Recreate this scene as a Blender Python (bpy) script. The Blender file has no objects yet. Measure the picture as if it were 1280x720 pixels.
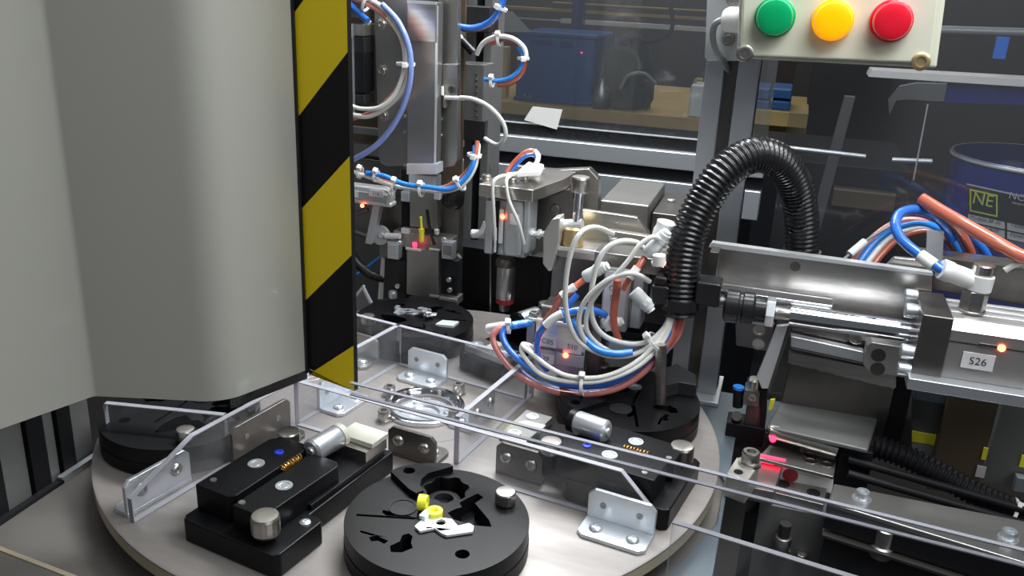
import bpy, bmesh, math, random
from mathutils import Vector, Matrix
from mathutils.geometry import tessellate_polygon

random.seed(7)
PI = math.pi
S = 0.001                      # everything below is written in millimetres
scn = bpy.context.scene
C = scn.collection

# ------------------------------------------------------------------ camera
CAM = Vector((251.0, -583.0, 340.0))
RX = Vector((0.95153119, 0.30449401, 0.04326431))
RY = Vector((-0.14244928, 0.31166496, 0.93945365))
RZ = Vector((0.27257404, -0.90008241, 0.33993389))
F = 1100.0
cd = bpy.data.cameras.new('camera'); cam = bpy.data.objects.new('camera', cd); C.objects.link(cam)
cam.matrix_world = Matrix(((RX[0], RY[0], RZ[0], CAM[0]*S), (RX[1], RY[1], RZ[1], CAM[1]*S),
                           (RX[2], RY[2], RZ[2], CAM[2]*S), (0, 0, 0, 1)))
cd.sensor_width = 36; cd.lens = F/1280*36; cd.clip_start = 0.01; cd.clip_end = 100
scn.camera = cam

# ------------------------------------------------------------------ world, lamps, exposure
w = bpy.data.worlds.new('world'); scn.world = w; w.use_nodes = True
w.node_tree.nodes['Background'].inputs[0].default_value = (0.80, 0.88, 1.0, 1)
w.node_tree.nodes['Background'].inputs[1].default_value = 0.10
def area(name, loc, target, sx, sy, watts, col=(1, 1, 1)):
    l = bpy.data.lights.new(name, 'AREA'); l.shape = 'RECTANGLE'; l.size = sx*S; l.size_y = sy*S
    l.energy = watts; l.color = col
    o = bpy.data.objects.new(name, l); C.objects.link(o); o.location = Vector(loc)*S
    o.rotation_euler = (Vector(target)-Vector(loc)).to_track_quat('-Z', 'Y').to_euler(); return o
area('machine_lamp', (190, 190, 700), (130, 110, 0), 760, 190, 9.5, (0.93, 0.97, 1.0))
area('machine_lamp_rear', (-60, 420, 800), (-20, 300, 0), 700, 150, 9.0, (0.93, 0.97, 1.0))
area('room_lamp', (-700, -1700, 1500), (0, 0, 150), 1300, 300, 3, (0.95, 0.97, 1.0))
area('room_lamp_right', (1500, -1000, 1100), (0, 0, 200), 1200, 400, 6.5, (0.95, 0.97, 1.0))
area('front_fill_light', (500, -240, 720), (340, 60, 40), 500, 160, 3.2, (0.95, 0.98, 1.0))  # added fill light, brightens the rod and the upright front faces
area('workshop_lamp', (-200, 2300, 2200), (0, 1900, 0), 1800, 200, 34, (1.0, 0.97, 0.9))
scn.view_settings.view_transform = 'Standard'; scn.view_settings.look = 'None'
scn.view_settings.gamma = 1; scn.view_settings.use_curve_mapping = False
scn.view_settings.exposure = 0.0

# ------------------------------------------------------------------ pixel of the 1280x720 photograph -> point on a plane of the place
def P(u, v, x=None, y=None, z=None):
    r = RX*(u-640) - RY*(v-360) - RZ*F
    t = ((x-CAM.x)/r.x) if x is not None else ((y-CAM.y)/r.y) if y is not None else ((z-CAM.z)/r.z)
    return CAM + r*t
def V(*a): return Vector(a)

# ------------------------------------------------------------------ materials
def mat(name, col, metal=0.0, rough=0.4, noise=0.0, nscale=60, bump=0.0, brushed=None, emit=None, es=0, coat=0.0, trans=0.0, ior=1.5, col2=None, dirt=0.0):
    m = bpy.data.materials.new(name); m.use_nodes = True; nt = m.node_tree; b = nt.nodes['Principled BSDF']
    b.inputs['Base Color'].default_value = (*col, 1); b.inputs['Metallic'].default_value = metal
    b.inputs['Roughness'].default_value = rough; b.inputs['Coat Weight'].default_value = coat
    b.inputs['Transmission Weight'].default_value = trans; b.inputs['IOR'].default_value = ior
    if emit: b.inputs['Emission Color'].default_value = (*emit, 1); b.inputs['Emission Strength'].default_value = es
    if noise or bump or dirt or col2:
        tc = nt.nodes.new('ShaderNodeTexCoord'); mp = nt.nodes.new('ShaderNodeMapping')
        if brushed: mp.inputs['Scale'].default_value = brushed
        nt.links.new(tc.outputs['Object'], mp.inputs['Vector'])
        n = nt.nodes.new('ShaderNodeTexNoise'); n.inputs['Scale'].default_value = nscale; n.inputs['Detail'].default_value = 5
        nt.links.new(mp.outputs['Vector'], n.inputs['Vector'])
        c2 = col2 or tuple(c*(1-noise) for c in col)
        mx = nt.nodes.new('ShaderNodeMix'); mx.data_type = 'RGBA'
        mx.inputs['A'].default_value = (*c2, 1); mx.inputs['B'].default_value = (*col, 1)
        cr = nt.nodes.new('ShaderNodeMapRange'); cr.inputs[1].default_value = 0.35; cr.inputs[2].default_value = 0.65
        nt.links.new(n.outputs['Fac'], cr.inputs[0]); nt.links.new(cr.outputs[0], mx.inputs['Factor'])
        nt.links.new(mx.outputs['Result'], b.inputs['Base Color'])
        rr = nt.nodes.new('ShaderNodeMapRange'); rr.inputs[3].default_value = rough*1.25; rr.inputs[4].default_value = rough*0.8
        nt.links.new(n.outputs['Fac'], rr.inputs[0]); nt.links.new(rr.outputs[0], b.inputs['Roughness'])
        if bump:
            bp = nt.nodes.new('ShaderNodeBump'); bp.inputs['Strength'].default_value = bump; bp.inputs['Distance'].default_value = 0.0004
            nt.links.new(n.outputs['Fac'], bp.inputs['Height']); nt.links.new(bp.outputs['Normal'], b.inputs['Normal'])
    return m
def clear(name, tint, refl=1.0, rough=0.03, haze=0.04, hazecol=(0.6, 0.62, 0.65)):
    # thin clear sheet: straight-through light, mirror reflection by angle, a faint diffuse colour painted in as haze
    m = bpy.data.materials.new(name); m.use_nodes = True; nt = m.node_tree; nt.nodes.clear()
    out = nt.nodes.new('ShaderNodeOutputMaterial'); t = nt.nodes.new('ShaderNodeBsdfTransparent'); t.inputs[0].default_value = (*tint, 1)
    g = nt.nodes.new('ShaderNodeBsdfGlossy'); g.inputs['Roughness'].default_value = rough
    d = nt.nodes.new('ShaderNodeBsdfDiffuse'); d.inputs[0].default_value = (*hazecol, 1)
    fr = nt.nodes.new('ShaderNodeFresnel'); io = nt.nodes.new('ShaderNodeMix'); ge = nt.nodes.new('ShaderNodeNewGeometry')
    io.inputs['A'].default_value = 1.0+0.49*refl; io.inputs['B'].default_value = 1/(1.0+0.49*refl)   # same angle law on leaving the thin sheet
    nt.links.new(ge.outputs['Backfacing'], io.inputs['Factor']); nt.links.new(io.outputs['Result'], fr.inputs[0])
    m1 = nt.nodes.new('ShaderNodeMixShader'); m2 = nt.nodes.new('ShaderNodeMixShader'); m1.inputs[0].default_value = haze
    nt.links.new(t.outputs[0], m1.inputs[1]); nt.links.new(d.outputs[0], m1.inputs[2])
    nt.links.new(fr.outputs[0], m2.inputs[0]); nt.links.new(m1.outputs[0], m2.inputs[1]); nt.links.new(g.outputs[0], m2.inputs[2])
    nt.links.new(m2.outputs[0], out.inputs[0]); return m
M = {}
M['dial'] = mat('dial_steel', (0.285, 0.26, 0.243), 0.30, 0.45, 0.10, 30, 0.1, (1, 6, 1))
M['rim'] = mat('dial_rim_steel', (0.55, 0.47, 0.33), 0.5, 0.4)
M['base'] = mat('base_plate', (0.19, 0.175, 0.16), 0.5, 0.42, 0.15, 12)
M['base_blue'] = mat('base_plate_blue_grey', (0.13, 0.165, 0.19), 0.4, 0.35, 0.1, 15)
M['steel'] = mat('brushed_steel', (0.62, 0.59, 0.55), 1, 0.30, 0.18, 40, 0.1, (1, 1, 8))
M['steel_d'] = mat('dark_steel', (0.22, 0.205, 0.19), 0.9, 0.33, 0.2, 35)
M['steel_g'] = mat('grey_tooling_steel', (0.38, 0.37, 0.35), 0.85, 0.34, 0.15, 30)
M['zinc'] = mat('zinc_plate', (0.78, 0.82, 0.86), 0.85, 0.32, 0.12, 35)
M['chrome'] = mat('polished_chrome', (0.85, 0.86, 0.9), 1, 0.12)
M['alu'] = mat('anodised_aluminium', (0.58, 0.61, 0.645), 0.75, 0.36, 0.06, 20)
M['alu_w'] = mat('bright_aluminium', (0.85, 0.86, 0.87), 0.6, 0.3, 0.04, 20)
M['cyl'] = mat('grey_cylinder_body', (0.50, 0.52, 0.53), 0.5, 0.36, 0.05, 20)
M['pom'] = mat('black_acetal', (0.006, 0.006, 0.007), 0, 0.36, 0.3, 40, 0.15)
M['pom_s'] = mat('worn_dark_acetal', (0.035, 0.035, 0.037), 0.1, 0.27, 0.4, 25)
M['hole'] = mat('recess_black', (0.004, 0.004, 0.004), 0, 0.7)
M['rubber'] = mat('black_rubber', (0.015, 0.015, 0.016), 0, 0.26, 0.2, 60)
M['black'] = mat('matt_black', (0.010, 0.010, 0.012), 0, 0.5)
M['cream'] = mat('cream_paint', (0.40, 0.395, 0.35), 0, 0.30, 0.03, 4, coat=0.2)
M['cream_box'] = mat('cream_plastic', (0.62, 0.62, 0.50), 0, 0.42)
M['yellow'] = mat('hazard_yellow', (0.86, 0.64, 0.0), 0, 0.45)
M['tblack'] = mat('hazard_black', (0.008, 0.007, 0.008), 0, 0.5)
M['yel'] = mat('bright_yellow_plastic', (0.85, 0.83, 0.05), 0, 0.35)
M['white'] = mat('white_plastic', (0.80, 0.80, 0.77), 0, 0.35)
M['cable'] = mat('pale_grey_cable', (0.60, 0.60, 0.57), 0, 0.35)
M['wcable'] = mat('white_cable', (0.80, 0.80, 0.74), 0, 0.32)
M['gcable'] = mat('grey_cable', (0.20, 0.22, 0.22), 0, 0.4)
M['fit'] = mat('grey_fitting_plastic', (0.58, 0.60, 0.60), 0, 0.36)
M['blue'] = mat('blue_tube', (0.03, 0.16, 0.62), 0, 0.18, coat=0.6)
M['blue_l'] = mat('light_blue_tube', (0.03, 0.25, 0.78), 0, 0.18, coat=0.6)
M['blue_p'] = mat('pale_blue_tube', (0.22, 0.30, 0.62), 0, 0.18, coat=0.6)
M['red'] = mat('red_brown_tube', (0.40, 0.10, 0.06), 0, 0.18, coat=0.6)
M['orange'] = mat('orange_tube', (0.50, 0.135, 0.085), 0, 0.2, coat=0.6)
M['pink'] = mat('faded_red_tube', (0.55, 0.20, 0.18), 0, 0.2, coat=0.6)
M['copper'] = mat('copper_spring', (0.75, 0.42, 0.12), 0.9, 0.3)
M['brass'] = mat('brass_collar', (0.70, 0.56, 0.30), 0.9, 0.35)
M['led'] = mat('red_led', (1, 0.1, 0.05), emit=(1.0, 0.10, 0.04), es=14)
M['ledp'] = mat('pink_led', (1, 0.05, 0.1), emit=(1.0, 0.02, 0.07), es=5)
M['blue_s'] = mat('blue_marked_screw', (0.03, 0.06, 0.6), 0.3, 0.3)
M['label'] = mat('paper_label', (0.70, 0.68, 0.68), 0, 0.5)
M['ink'] = mat('label_ink', (0.03, 0.03, 0.03), 0, 0.6)
M['lampg'] = mat('green_lens', (0.0, 0.36, 0.12), 0, 0.22, coat=0.4)
M['lampa'] = mat('amber_lens', (1.0, 0.38, 0.0), 0, 0.25, emit=(1.0, 0.36, 0.0), es=0.75)
M['lampr'] = mat('red_lens', (0.75, 0.01, 0.03), 0, 0.22, coat=0.4)
M['acr'] = clear('clear_acrylic', (0.96, 0.96, 0.97), 1.0, 0.05, 0.05)
M['acre'] = mat('acrylic_edge', (0.38, 0.38, 0.41), 0, 0.3)
M['acre_d'] = mat('dark_acrylic_edge', (0.20, 0.20, 0.225), 0, 0.3)  # darker edge colour for the guard pieces
M['glass'] = clear('guard_window', (0.80, 0.81, 0.82), 1.0, 0.04, 0.03)  # painted haze lightens the view through the panes
M['milky'] = mat('milky_plastic', (0.50, 0.49, 0.42), 0, 0.3)
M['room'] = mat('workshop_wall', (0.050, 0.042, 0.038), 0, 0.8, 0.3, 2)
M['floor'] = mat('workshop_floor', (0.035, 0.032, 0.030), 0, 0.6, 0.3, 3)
M['wood'] = mat('yellow_board', (0.42, 0.30, 0.11), 0, 0.6, 0.2, 8)
M['card'] = mat('cardboard', (0.45, 0.33, 0.17), 0, 0.7)
M['bluebox'] = mat('blue_crate_plastic', (0.015, 0.085, 0.26), 0, 0.4, 0.25, 6)
M['navy'] = mat('navy_enamel', (0.012, 0.018, 0.14), 0, 0.25, coat=0.5)
M['bag'] = mat('dark_cloth', (0.020, 0.026, 0.022), 0, 0.8, 0.4, 10)
M['paper'] = mat('white_paper', (0.65, 0.63, 0.60), 0, 0.6)
M['greyp'] = mat('grey_panel', (0.16, 0.16, 0.155), 0.2, 0.45, 0.15, 10)
M['zinc_b'] = mat('pale_stamped_metal', (0.78, 0.86, 0.82), 0.25, 0.35)
M['rp'] = mat('brown_back_panel', (0.13, 0.095, 0.06), 0.2, 0.5, 0.4, 10)
M['ringr'] = mat('dark_red_ring', (0.35, 0.02, 0.03), 0, 0.35)
M['cyl2'] = mat('satin_grey_aluminium', (0.42, 0.40, 0.385), 0.65, 0.33, 0.06, 20)
M['alu_b'] = mat('pale_warm_steel', (0.62, 0.60, 0.56), 0.75, 0.35, 0.06, 20)
M['greyp2'] = mat('mid_grey_steel', (0.26, 0.255, 0.25), 0.8, 0.35, 0.1, 20)
M['plate_blk'] = mat('name_plate_black', (0.02, 0.02, 0.022), 0.2, 0.35)
M['limegreen'] = mat('name_plate_green', (0.32, 0.42, 0.06), 0, 0.5)
M['plate_wh'] = mat('name_plate_silver', (0.45, 0.45, 0.46), 0.3, 0.4)

for k_ in ('pom', 'pom_s', 'black', 'tblack', 'hole'): M[k_].node_tree.nodes['Principled BSDF'].inputs['Specular IOR Level'].default_value = 0.2

# ------------------------------------------------------------------ mesh builder
class MB:
    def __init__(s): s.v = []; s.f = []; s.mi = []
    def raw(s, vs, fs, mi=0):
        n = len(s.v); s.v += [Vector(p) for p in vs]; s.f += [tuple(i+n for i in f) for f in fs]; s.mi += [mi]*len(fs); return s
    def box(s, a, b, mi=0):
        x0, x1 = sorted((a[0], b[0])); y0, y1 = sorted((a[1], b[1])); z0, z1 = sorted((a[2], b[2]))
        return s.raw([(x0,y0,z0),(x1,y0,z0),(x1,y1,z0),(x0,y1,z0),(x0,y0,z1),(x1,y0,z1),(x1,y1,z1),(x0,y1,z1)],
                     [(0,3,2,1),(4,5,6,7),(0,1,5,4),(1,2,6,5),(2,3,7,6),(3,0,4,7)], mi)
    def fb(s, u0, v0, u1, v1, y, dy, mi=0):     # box whose front face stands in the plane y
        um, vm = (u0+u1)/2, (v0+v1)/2
        return s.box((P(u0, vm, y=y).x, y, P(um, v1, y=y).z), (P(u1, vm, y=y).x, y+dy, P(um, v0, y=y).z), mi)
    def prism(s, pts, d, mi=0):                 # polygon (3D points, planar) pushed along d
        pts = [Vector(p) for p in pts]; d = Vector(d); n = len(pts)
        nrm = Vector((0, 0, 0))
        for i in range(n): nrm += pts[i].cross(pts[(i+1) % n])
        if nrm.dot(d) < 0: pts = pts[::-1]
        return s.raw(pts+[p+d for p in pts], [tuple(range(n))[::-1], tuple(range(n, 2*n))]+[(i, (i+1) % n, n+(i+1) % n, n+i) for i in range(n)], mi)
    def plan(s, xy, z0, z1, mi=0): return s.prism([(p[0], p[1], z0) for p in xy], (0, 0, z1-z0), mi)
    def front(s, uv, y, dy, mi=0): return s.prism([P(u, v, y=y) for u, v in uv], (0, dy, 0), mi)
    def holed(s, outer, holes, z0, z1):         # plate with through holes
        loops = [[Vector((p[0], p[1], 0)) for p in outer]]+[[Vector((p[0], p[1], 0)) for p in h] for h in holes]
        tris = tessellate_polygon(loops); flat = [p for l in loops for p in l]; n = len(flat)
        vs = [(p.x, p.y, z0) for p in flat]+[(p.x, p.y, z1) for p in flat]; fs = []
        for t in tris:
            a, b, c = (flat[i] for i in t)
            if (b-a).cross(c-a).z < 0: t = t[::-1]
            fs.append((t[0]+n, t[1]+n, t[2]+n)); fs.append((t[2], t[1], t[0]))
        k = 0
        for l in loops:
            m = len(l)
            for i in range(m):
                a, b = k+i, k+(i+1) % m; fs.append((a, b, b+n, a+n))
            k += m
        return s.raw(vs, fs)
    def lathe(s, prof, o, ax=(0, 0, 1), n=20, mi=0, caps=True):
        o = Vector(o); q = Vector(ax).normalized().to_track_quat('Z', 'Y'); vs = []; fs = []; m = len(prof)
        for r, h in prof:
            for i in range(n):
                a = 2*PI*i/n; vs.append(o+q @ Vector((r*math.cos(a), r*math.sin(a), h)))
        for j in range(m-1):
            for i in range(n):
                k = (i+1) % n; fs.append((j*n+i, j*n+k, (j+1)*n+k, (j+1)*n+i))
        if caps: fs.append(tuple(range(n))[::-1]); fs.append(tuple((m-1)*n+i for i in range(n)))
        return s.raw(vs, fs, mi)
    def cyl(s, a, b, r, r2=None, n=20, mi=0):
        a = Vector(a); b = Vector(b); return s.lathe([(r, 0), (r if r2 is None else r2, (b-a).length)], a, b-a, n, mi)
    def cap(s, p, r, h, ax=(0, 0, 1), n=18):    # socket head: recessed hexagon socket
        return s.lathe([(r*0.96, 0), (r, h*0.1), (r, h*0.88), (r*0.9, h), (r*0.52, h), (r*0.48, h*0.45), (0.02, h*0.45)], p, ax, n)
    def tube(s, pts, r, n=10, per=6, mi=0, rf=None, closed=False):
        pts = [Vector(p) for p in pts]; path = []
        m = len(pts)
        for i in range(m if closed else m-1):
            if closed: p0, p1, p2, p3 = pts[i-1], pts[i], pts[(i+1) % m], pts[(i+2) % m]
            else: p0, p1, p2, p3 = pts[max(i-1, 0)], pts[i], pts[i+1], pts[min(i+2, m-1)]
            for k in range(per):
                t = k/per; path.append(0.5*((2*p1)+(p2-p0)*t+(2*p0-5*p1+4*p2-p3)*t*t+(3*p1-p0-3*p2+p3)*t**3))
        if not closed: path.append(pts[-1])
        if rf: path, radii = rf(path)
        else: radii = [r]*len(path)
        vs = []; fs = []; up = Vector((0.13, 0.2, 1)).normalized(); L = len(path)
        t0 = (path[1]-path[0]).normalized(); nx = t0.cross(up).normalized()
        for i, p in enumerate(path):
            if closed: t = (path[(i+1) % L]-path[i-1]).normalized()
            else: t = (path[min(i+1, L-1)]-path[max(i-1, 0)]).normalized()
            nx = (nx-t*nx.dot(t)).normalized(); ny = t.cross(nx)
            for k in range(n):
                a = 2*PI*k/n; vs.append(p+(nx*math.cos(a)+ny*math.sin(a))*radii[i])
        for i in range(L if closed else L-1):
            j = (i+1) % L
            for k in range(n):
                q = (k+1) % n; fs.append((i*n+k, i*n+q, j*n+q, j*n+k))
        if not closed: fs.append(tuple(range(n))[::-1]); fs.append(tuple((L-1)*n+k for k in range(n)))
        return s.raw(vs, fs, mi)

WM = {}      # world matrices (mm) of everything made here
def tag(o, label, cat, group=None, kind=None):
    if label: o['label'] = label
    if cat: o['category'] = cat
    if group: o['group'] = group
    if kind: o['kind'] = kind
    return o
def thing(name, label, cat, loc=(0, 0, 0), rz=0.0, group=None):
    o = bpy.data.objects.new(name, None); C.objects.link(o); o.empty_display_size = 0.01
    o.location = Vector(loc)*S; o.rotation_euler = (0, 0, rz)
    WM[o.name] = Matrix.Translation(Vector(loc)) @ Matrix.Rotation(rz, 4, 'Z')
    return tag(o, label, cat, group)
def obj(name, mb, m, parent=None, local=False, bev=0, label=None, cat=None, group=None, kind=None, seg=2, sharp=38):
    vs = mb.v; base = Matrix.Identity(4)
    if parent is not None:
        base = WM[parent.name]
        if not local: inv = base.inverted(); vs = [inv @ p for p in vs]
    else:                                       # a thing that is one mesh: origin at its base
        lo = Vector([min(p[i] for p in vs) for i in range(3)]); hi = Vector([max(p[i] for p in vs) for i in range(3)])
        o0 = Vector(((lo.x+hi.x)/2, (lo.y+hi.y)/2, lo.z)); base = Matrix.Translation(o0); vs = [p-o0 for p in vs]
    me = bpy.data.meshes.new(name); me.from_pydata([p*S for p in vs], [], mb.f)
    ms = m if isinstance(m, (list, tuple)) else [m]
    for k in ms: me.materials.append(M[k])
    if len(ms) > 1: me.polygons.foreach_set('material_index', mb.mi)
    bm = bmesh.new(); bm.from_mesh(me); bmesh.ops.recalc_face_normals(bm, faces=bm.faces); bm.to_mesh(me); bm.free()
    me.polygons.foreach_set('use_smooth', [True]*len(me.polygons)); me.set_sharp_from_angle(angle=math.radians(sharp)); me.update()
    o = bpy.data.objects.new(name, me); C.objects.link(o)
    if parent is not None: o.parent = parent
    else: o.location = o0*S
    WM[o.name] = base
    if bev:
        b = o.modifiers.new('bevel', 'BEVEL'); b.width = bev*S; b.segments = seg; b.limit_method = 'ANGLE'; b.angle_limit = math.radians(40); b.harden_normals = True
    return tag(o, label, cat, group, kind)
def text(name, s, m, parent, o, xd, yd, size, off=0.25):   # flat lettering lying on a surface: origin, x direction, y direction
    cu = bpy.data.curves.new(name, 'FONT'); cu.body = s; cu.size = 1.0; cu.align_x = 'CENTER'; cu.align_y = 'CENTER'; cu.resolution_u = 3; cu.extrude = 0.0
    t = bpy.data.objects.new('tmp', cu); C.objects.link(t); dg = bpy.context.evaluated_depsgraph_get(); dg.update()
    me = bpy.data.meshes.new_from_object(t.evaluated_get(dg)); bpy.data.objects.remove(t)
    xd = Vector(xd).normalized(); n = xd.cross(Vector(yd)).normalized(); yd = n.cross(xd)
    mb = MB(); mb.raw([Vector(o)+xd*(v.co.x*size)+yd*(v.co.y*size)+n*off for v in me.vertices], [tuple(p.vertices) for p in me.polygons])
    return obj(name, mb, m, parent)
def dup(root, loc, rz, label, group=None, skip=()):
    r = root.copy(); C.objects.link(r); r.location = Vector(loc)*S; r.rotation_euler = (0, 0, rz); r['label'] = label
    if group: r['group'] = group
    for ch in list(root.children):
        if ch.name.split('.')[0] in skip: continue
        c = ch.copy(); C.objects.link(c); c.parent = r
        for g in list(ch.children):
            d = g.copy(); C.objects.link(d); d.parent = c
    WM[r.name] = Matrix.Translation(Vector(loc)) @ Matrix.Rotation(rz, 4, 'Z')
    return r
def rot2(p, a): return (p[0]*math.cos(a)-p[1]*math.sin(a), p[0]*math.sin(a)+p[1]*math.cos(a))
def circ(cx, cy, r, n=24, a0=0, a1=2*PI):
    full = abs(a1-a0-2*PI) < 1e-6
    return [(cx+r*math.cos(a0+(a1-a0)*i/(n if full else n-1)), cy+r*math.sin(a0+(a1-a0)*i/(n if full else n-1))) for i in range(n)]
def tube_thing(name, pts, r, m, label, cat, group=None, n=10):
    mb = MB(); mb.tube([P(u, v, y=y) for u, v, y in pts], r, n); return obj(name, mb, m, None, label=label, cat=cat, group=group)
def zip_tie(u, v, y, ax, r, label, head=(0.2, -0.6, 0.9), group='white cable ties'):
    c = P(u, v, y=y); ax = Vector(ax).normalized(); q = ax.to_track_quat('Z', 'Y')
    hd = Vector(head); hd = (hd-ax*hd.dot(ax)).normalized(); sd = ax.cross(hd)
    t = thing('cable_tie', label, 'cable tie', c, 0, group)
    mb = MB(); n = 20; vs = []; fs = []
    for i in range(n):
        a = 2*PI*i/n; d = hd*math.cos(a)+sd*math.sin(a)
        for rr, h in ((r, -1.3), (r+1.0, -1.3), (r+1.0, 1.3), (r, 1.3)): vs.append(c+d*rr+ax*h)
    for i in range(n):
        j = (i+1) % n
        for k in range(4): fs.append((i*4+k, j*4+k, j*4+(k+1) % 4, i*4+(k+1) % 4))
    mb.raw(vs, fs); obj('strap', mb, 'white', t)
    mb = MB(); o = c+hd*(r+2.2); e = [ax*2.4, sd*2.6, hd*2.4]
    mb.raw([o+e[0]*a+e[1]*b+e[2]*d for a in (-1, 1) for b in (-1, 1) for d in (-1, 1)], [(0,1,3,2),(4,6,7,5),(0,4,5,1),(2,3,7,6),(0,2,6,4),(1,5,7,3)])
    obj('lock_head', mb, 'white', t, bev=0.7); return t

# ================================================================== THE SETTING
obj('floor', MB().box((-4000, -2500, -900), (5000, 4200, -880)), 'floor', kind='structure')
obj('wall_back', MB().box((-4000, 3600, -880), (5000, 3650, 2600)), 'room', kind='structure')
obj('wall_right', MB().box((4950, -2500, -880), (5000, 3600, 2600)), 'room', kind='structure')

# machine base plate
t = thing('machine_base_plate', 'flat grey steel base plate of the machine beneath the round dial', 'base plate', (0, 0, -45))
obj('plate', MB().plan([(-216, -420), (246, -420), (246, 128), (300, 128), (300, 190), (-216, 190)], -45, -25), 'base', t, bev=1)
obj('side_plate', MB().plan([(218, -120), (246, -120), (246, 128), (300, 128), (300, 187), (195, 187), (195, 120), (243, 30), (243, -30), (215, -110)], -24.9, -22), 'base_blue', t, bev=0.5, label='blue grey plate right of the dial')
obj('spindle_housing', MB().lathe([(120, 0), (120, 12)], (0, 0, -25), n=40), 'steel_d', t)

# vertical bars at the far left, under the cover
t = thing('side_guard_frame', 'dark upright frame with grey bars at far left, behind the base plate edge', 'machine frame', (-222, -200, -45))
for u0, u1, m, l in ((-40, 14, 'black', None), (16, 46, 'greyp', 'grey bar'), (48, 68, 'black', None), (70, 82, 'greyp', 'grey bar'), (84, 100, 'black', None), (102, 124, 'greyp', None)):
    a = P(u0, 655-0.55*u0, x=-218); b = P(u1, 655-0.55*u1, x=-218)
    obj('bar', MB().box((-228, a.y, -45), (-218-(2 if m == 'greyp' else 0), b.y-1, 130)), m, t, label=l)
obj('sill', MB().box((-217.8, -360, -25), (-213, P(78, 612, x=-216).y, -22)), 'black', t)
obj('sill_strip', MB().box((-217.8, P(76, 612, x=-216).y, -25), (-213, P(124, 590, x=-216).y, -20)), 'alu', t, label='bright aluminium strip')

# ------------------------------------------------------------------ DIAL
A0 = math.radians(-10)
t = thing('rotary_dial_plate', 'large round satin steel dial carrying all the fixtures', 'rotary table', (0, 0, -12))
obj('plate', MB().lathe([(60, 0), (235.5, 0), (238.0, 1.5), (238.5, 2), (238.5, 9.8)], (0, 0, -12), n=160, caps=False), 'rim', t)
obj('top_plate', MB().lathe([(238.6, 6.8), (238.6, 8.2), (237.2, 9), (41, 9), (41, 0)], (0, 0, -9), n=160, caps=False), 'dial', t)
HC = (0.5, 12)
obj('hub_floor', MB().lathe([(41.5, 0), (41.5, 2)], (0, 0, -9), n=48), 'steel_g', t)
obj('hub_ring', MB().lathe([(33, -4), (33, 3.6), (32, 4.2), (28, 4.2), (25, 0.5), (24, -5)], (HC[0], HC[1], 0), n=64, caps=False), 'chrome', t, label='bright turned ring around the hub bore')
obj('hub_cover', MB().lathe([(56, -1), (56, 0.15), (24.2, 0.15), (24.2, -3)], (HC[0], HC[1], 0.0), n=64, caps=False), 'dial', t)
obj('hub_disc', MB().lathe([(24, -7), (24, -3.5), (13, -3.5), (11.5, -5.5), (0.1, -5.5)], (HC[0], HC[1], 0), n=48), 'alu', t)
for k in range(6):
    a = k*PI/3+0.3; mb = MB(); mb.cap((HC[0]+18*math.cos(a), HC[1]+18*math.sin(a), -3.6), 2.2, 1.6); obj('hub_bolt', mb, 'zinc', t)
for u, v in ((487, 495), (573, 492), (480, 526), (567, 525)):
    p = P(u, v, z=0); mb = MB(); mb.lathe([(6.6, 0), (6.6, 1.2), (4, 1.2)], (p.x, p.y, 0), n=20); mb.cap((p.x, p.y, 1.1), 5.0, 8.6)
    obj('cap_screw', mb, 'steel', t, label='steel socket head screw with washer')
for u, v, r in ((595, 583, 0.6),):
    pass

# acrylic walls: rectangle between two plan points with the outer top corner cut
def acrylic(name, a, b, h, label, cut_a=0, cut_b=0, th=4.0):
    t = thing(name, label, 'divider', ((a[0]+b[0])/2, (a[1]+b[1])/2, 0), 0, 'clear acrylic dividers on the dial')
    a = Vector((*a, 0.2)); b = Vector((*b, 0.2)); d = (b-a).normalized(); n = Vector((-d.y, d.x, 0)); z = Vector((0, 0, 1))
    pts = [a, b]
    if cut_b: pts += [b+z*(h*0.45), b-d*cut_b+z*h]
    else: pts += [b+z*h]
    if cut_a: pts += [a+d*cut_a+z*h, a+z*(h*0.45)]
    else: pts += [a+z*h]
    sheet = [p-n*(th/2-0.1) for p in pts]
    obj('sheet', MB().prism(sheet, n*(th-0.2)), 'acr', t)
    e = MB(); m = len(pts); cen = sum(pts, Vector())/m
    for i in range(m):                       # polished, slightly frosted edges
        p, q = pts[i], pts[(i+1) % m]; ed = (q-p).normalized(); inn = n.cross(ed)
        if inn.dot(cen-p) < 0: inn = -inn
        e.prism([p-n*th/2, q-n*th/2, q-n*th/2+inn*0.7, p-n*th/2+inn*0.7], n*th)
    obj('edge', e, 'acre', t); return t
acrylic('acrylic_divider', (-109.5, -200), (-54.5, 84), 38, 'clear acrylic wall with cut corner left of the black clamp fixture', cut_a=52)
acrylic('acrylic_divider', (-105, 90), (73, 60), 38, 'clear acrylic wall behind the hub, in front of the rear round nest')
acrylic('acrylic_divider', (75, 70), (55.5, -58), 38, 'clear acrylic wall right of the hub ring')
acrylic('acrylic_divider', (-80, -50), (202, -87.5), 38, 'long clear acrylic wall crossing in front of the hub to the right', cut_b=22)
acrylic('acrylic_divider', (-184, -133), (-96, -116), 38, 'short clear acrylic wall under the cream cover, far left')

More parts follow.
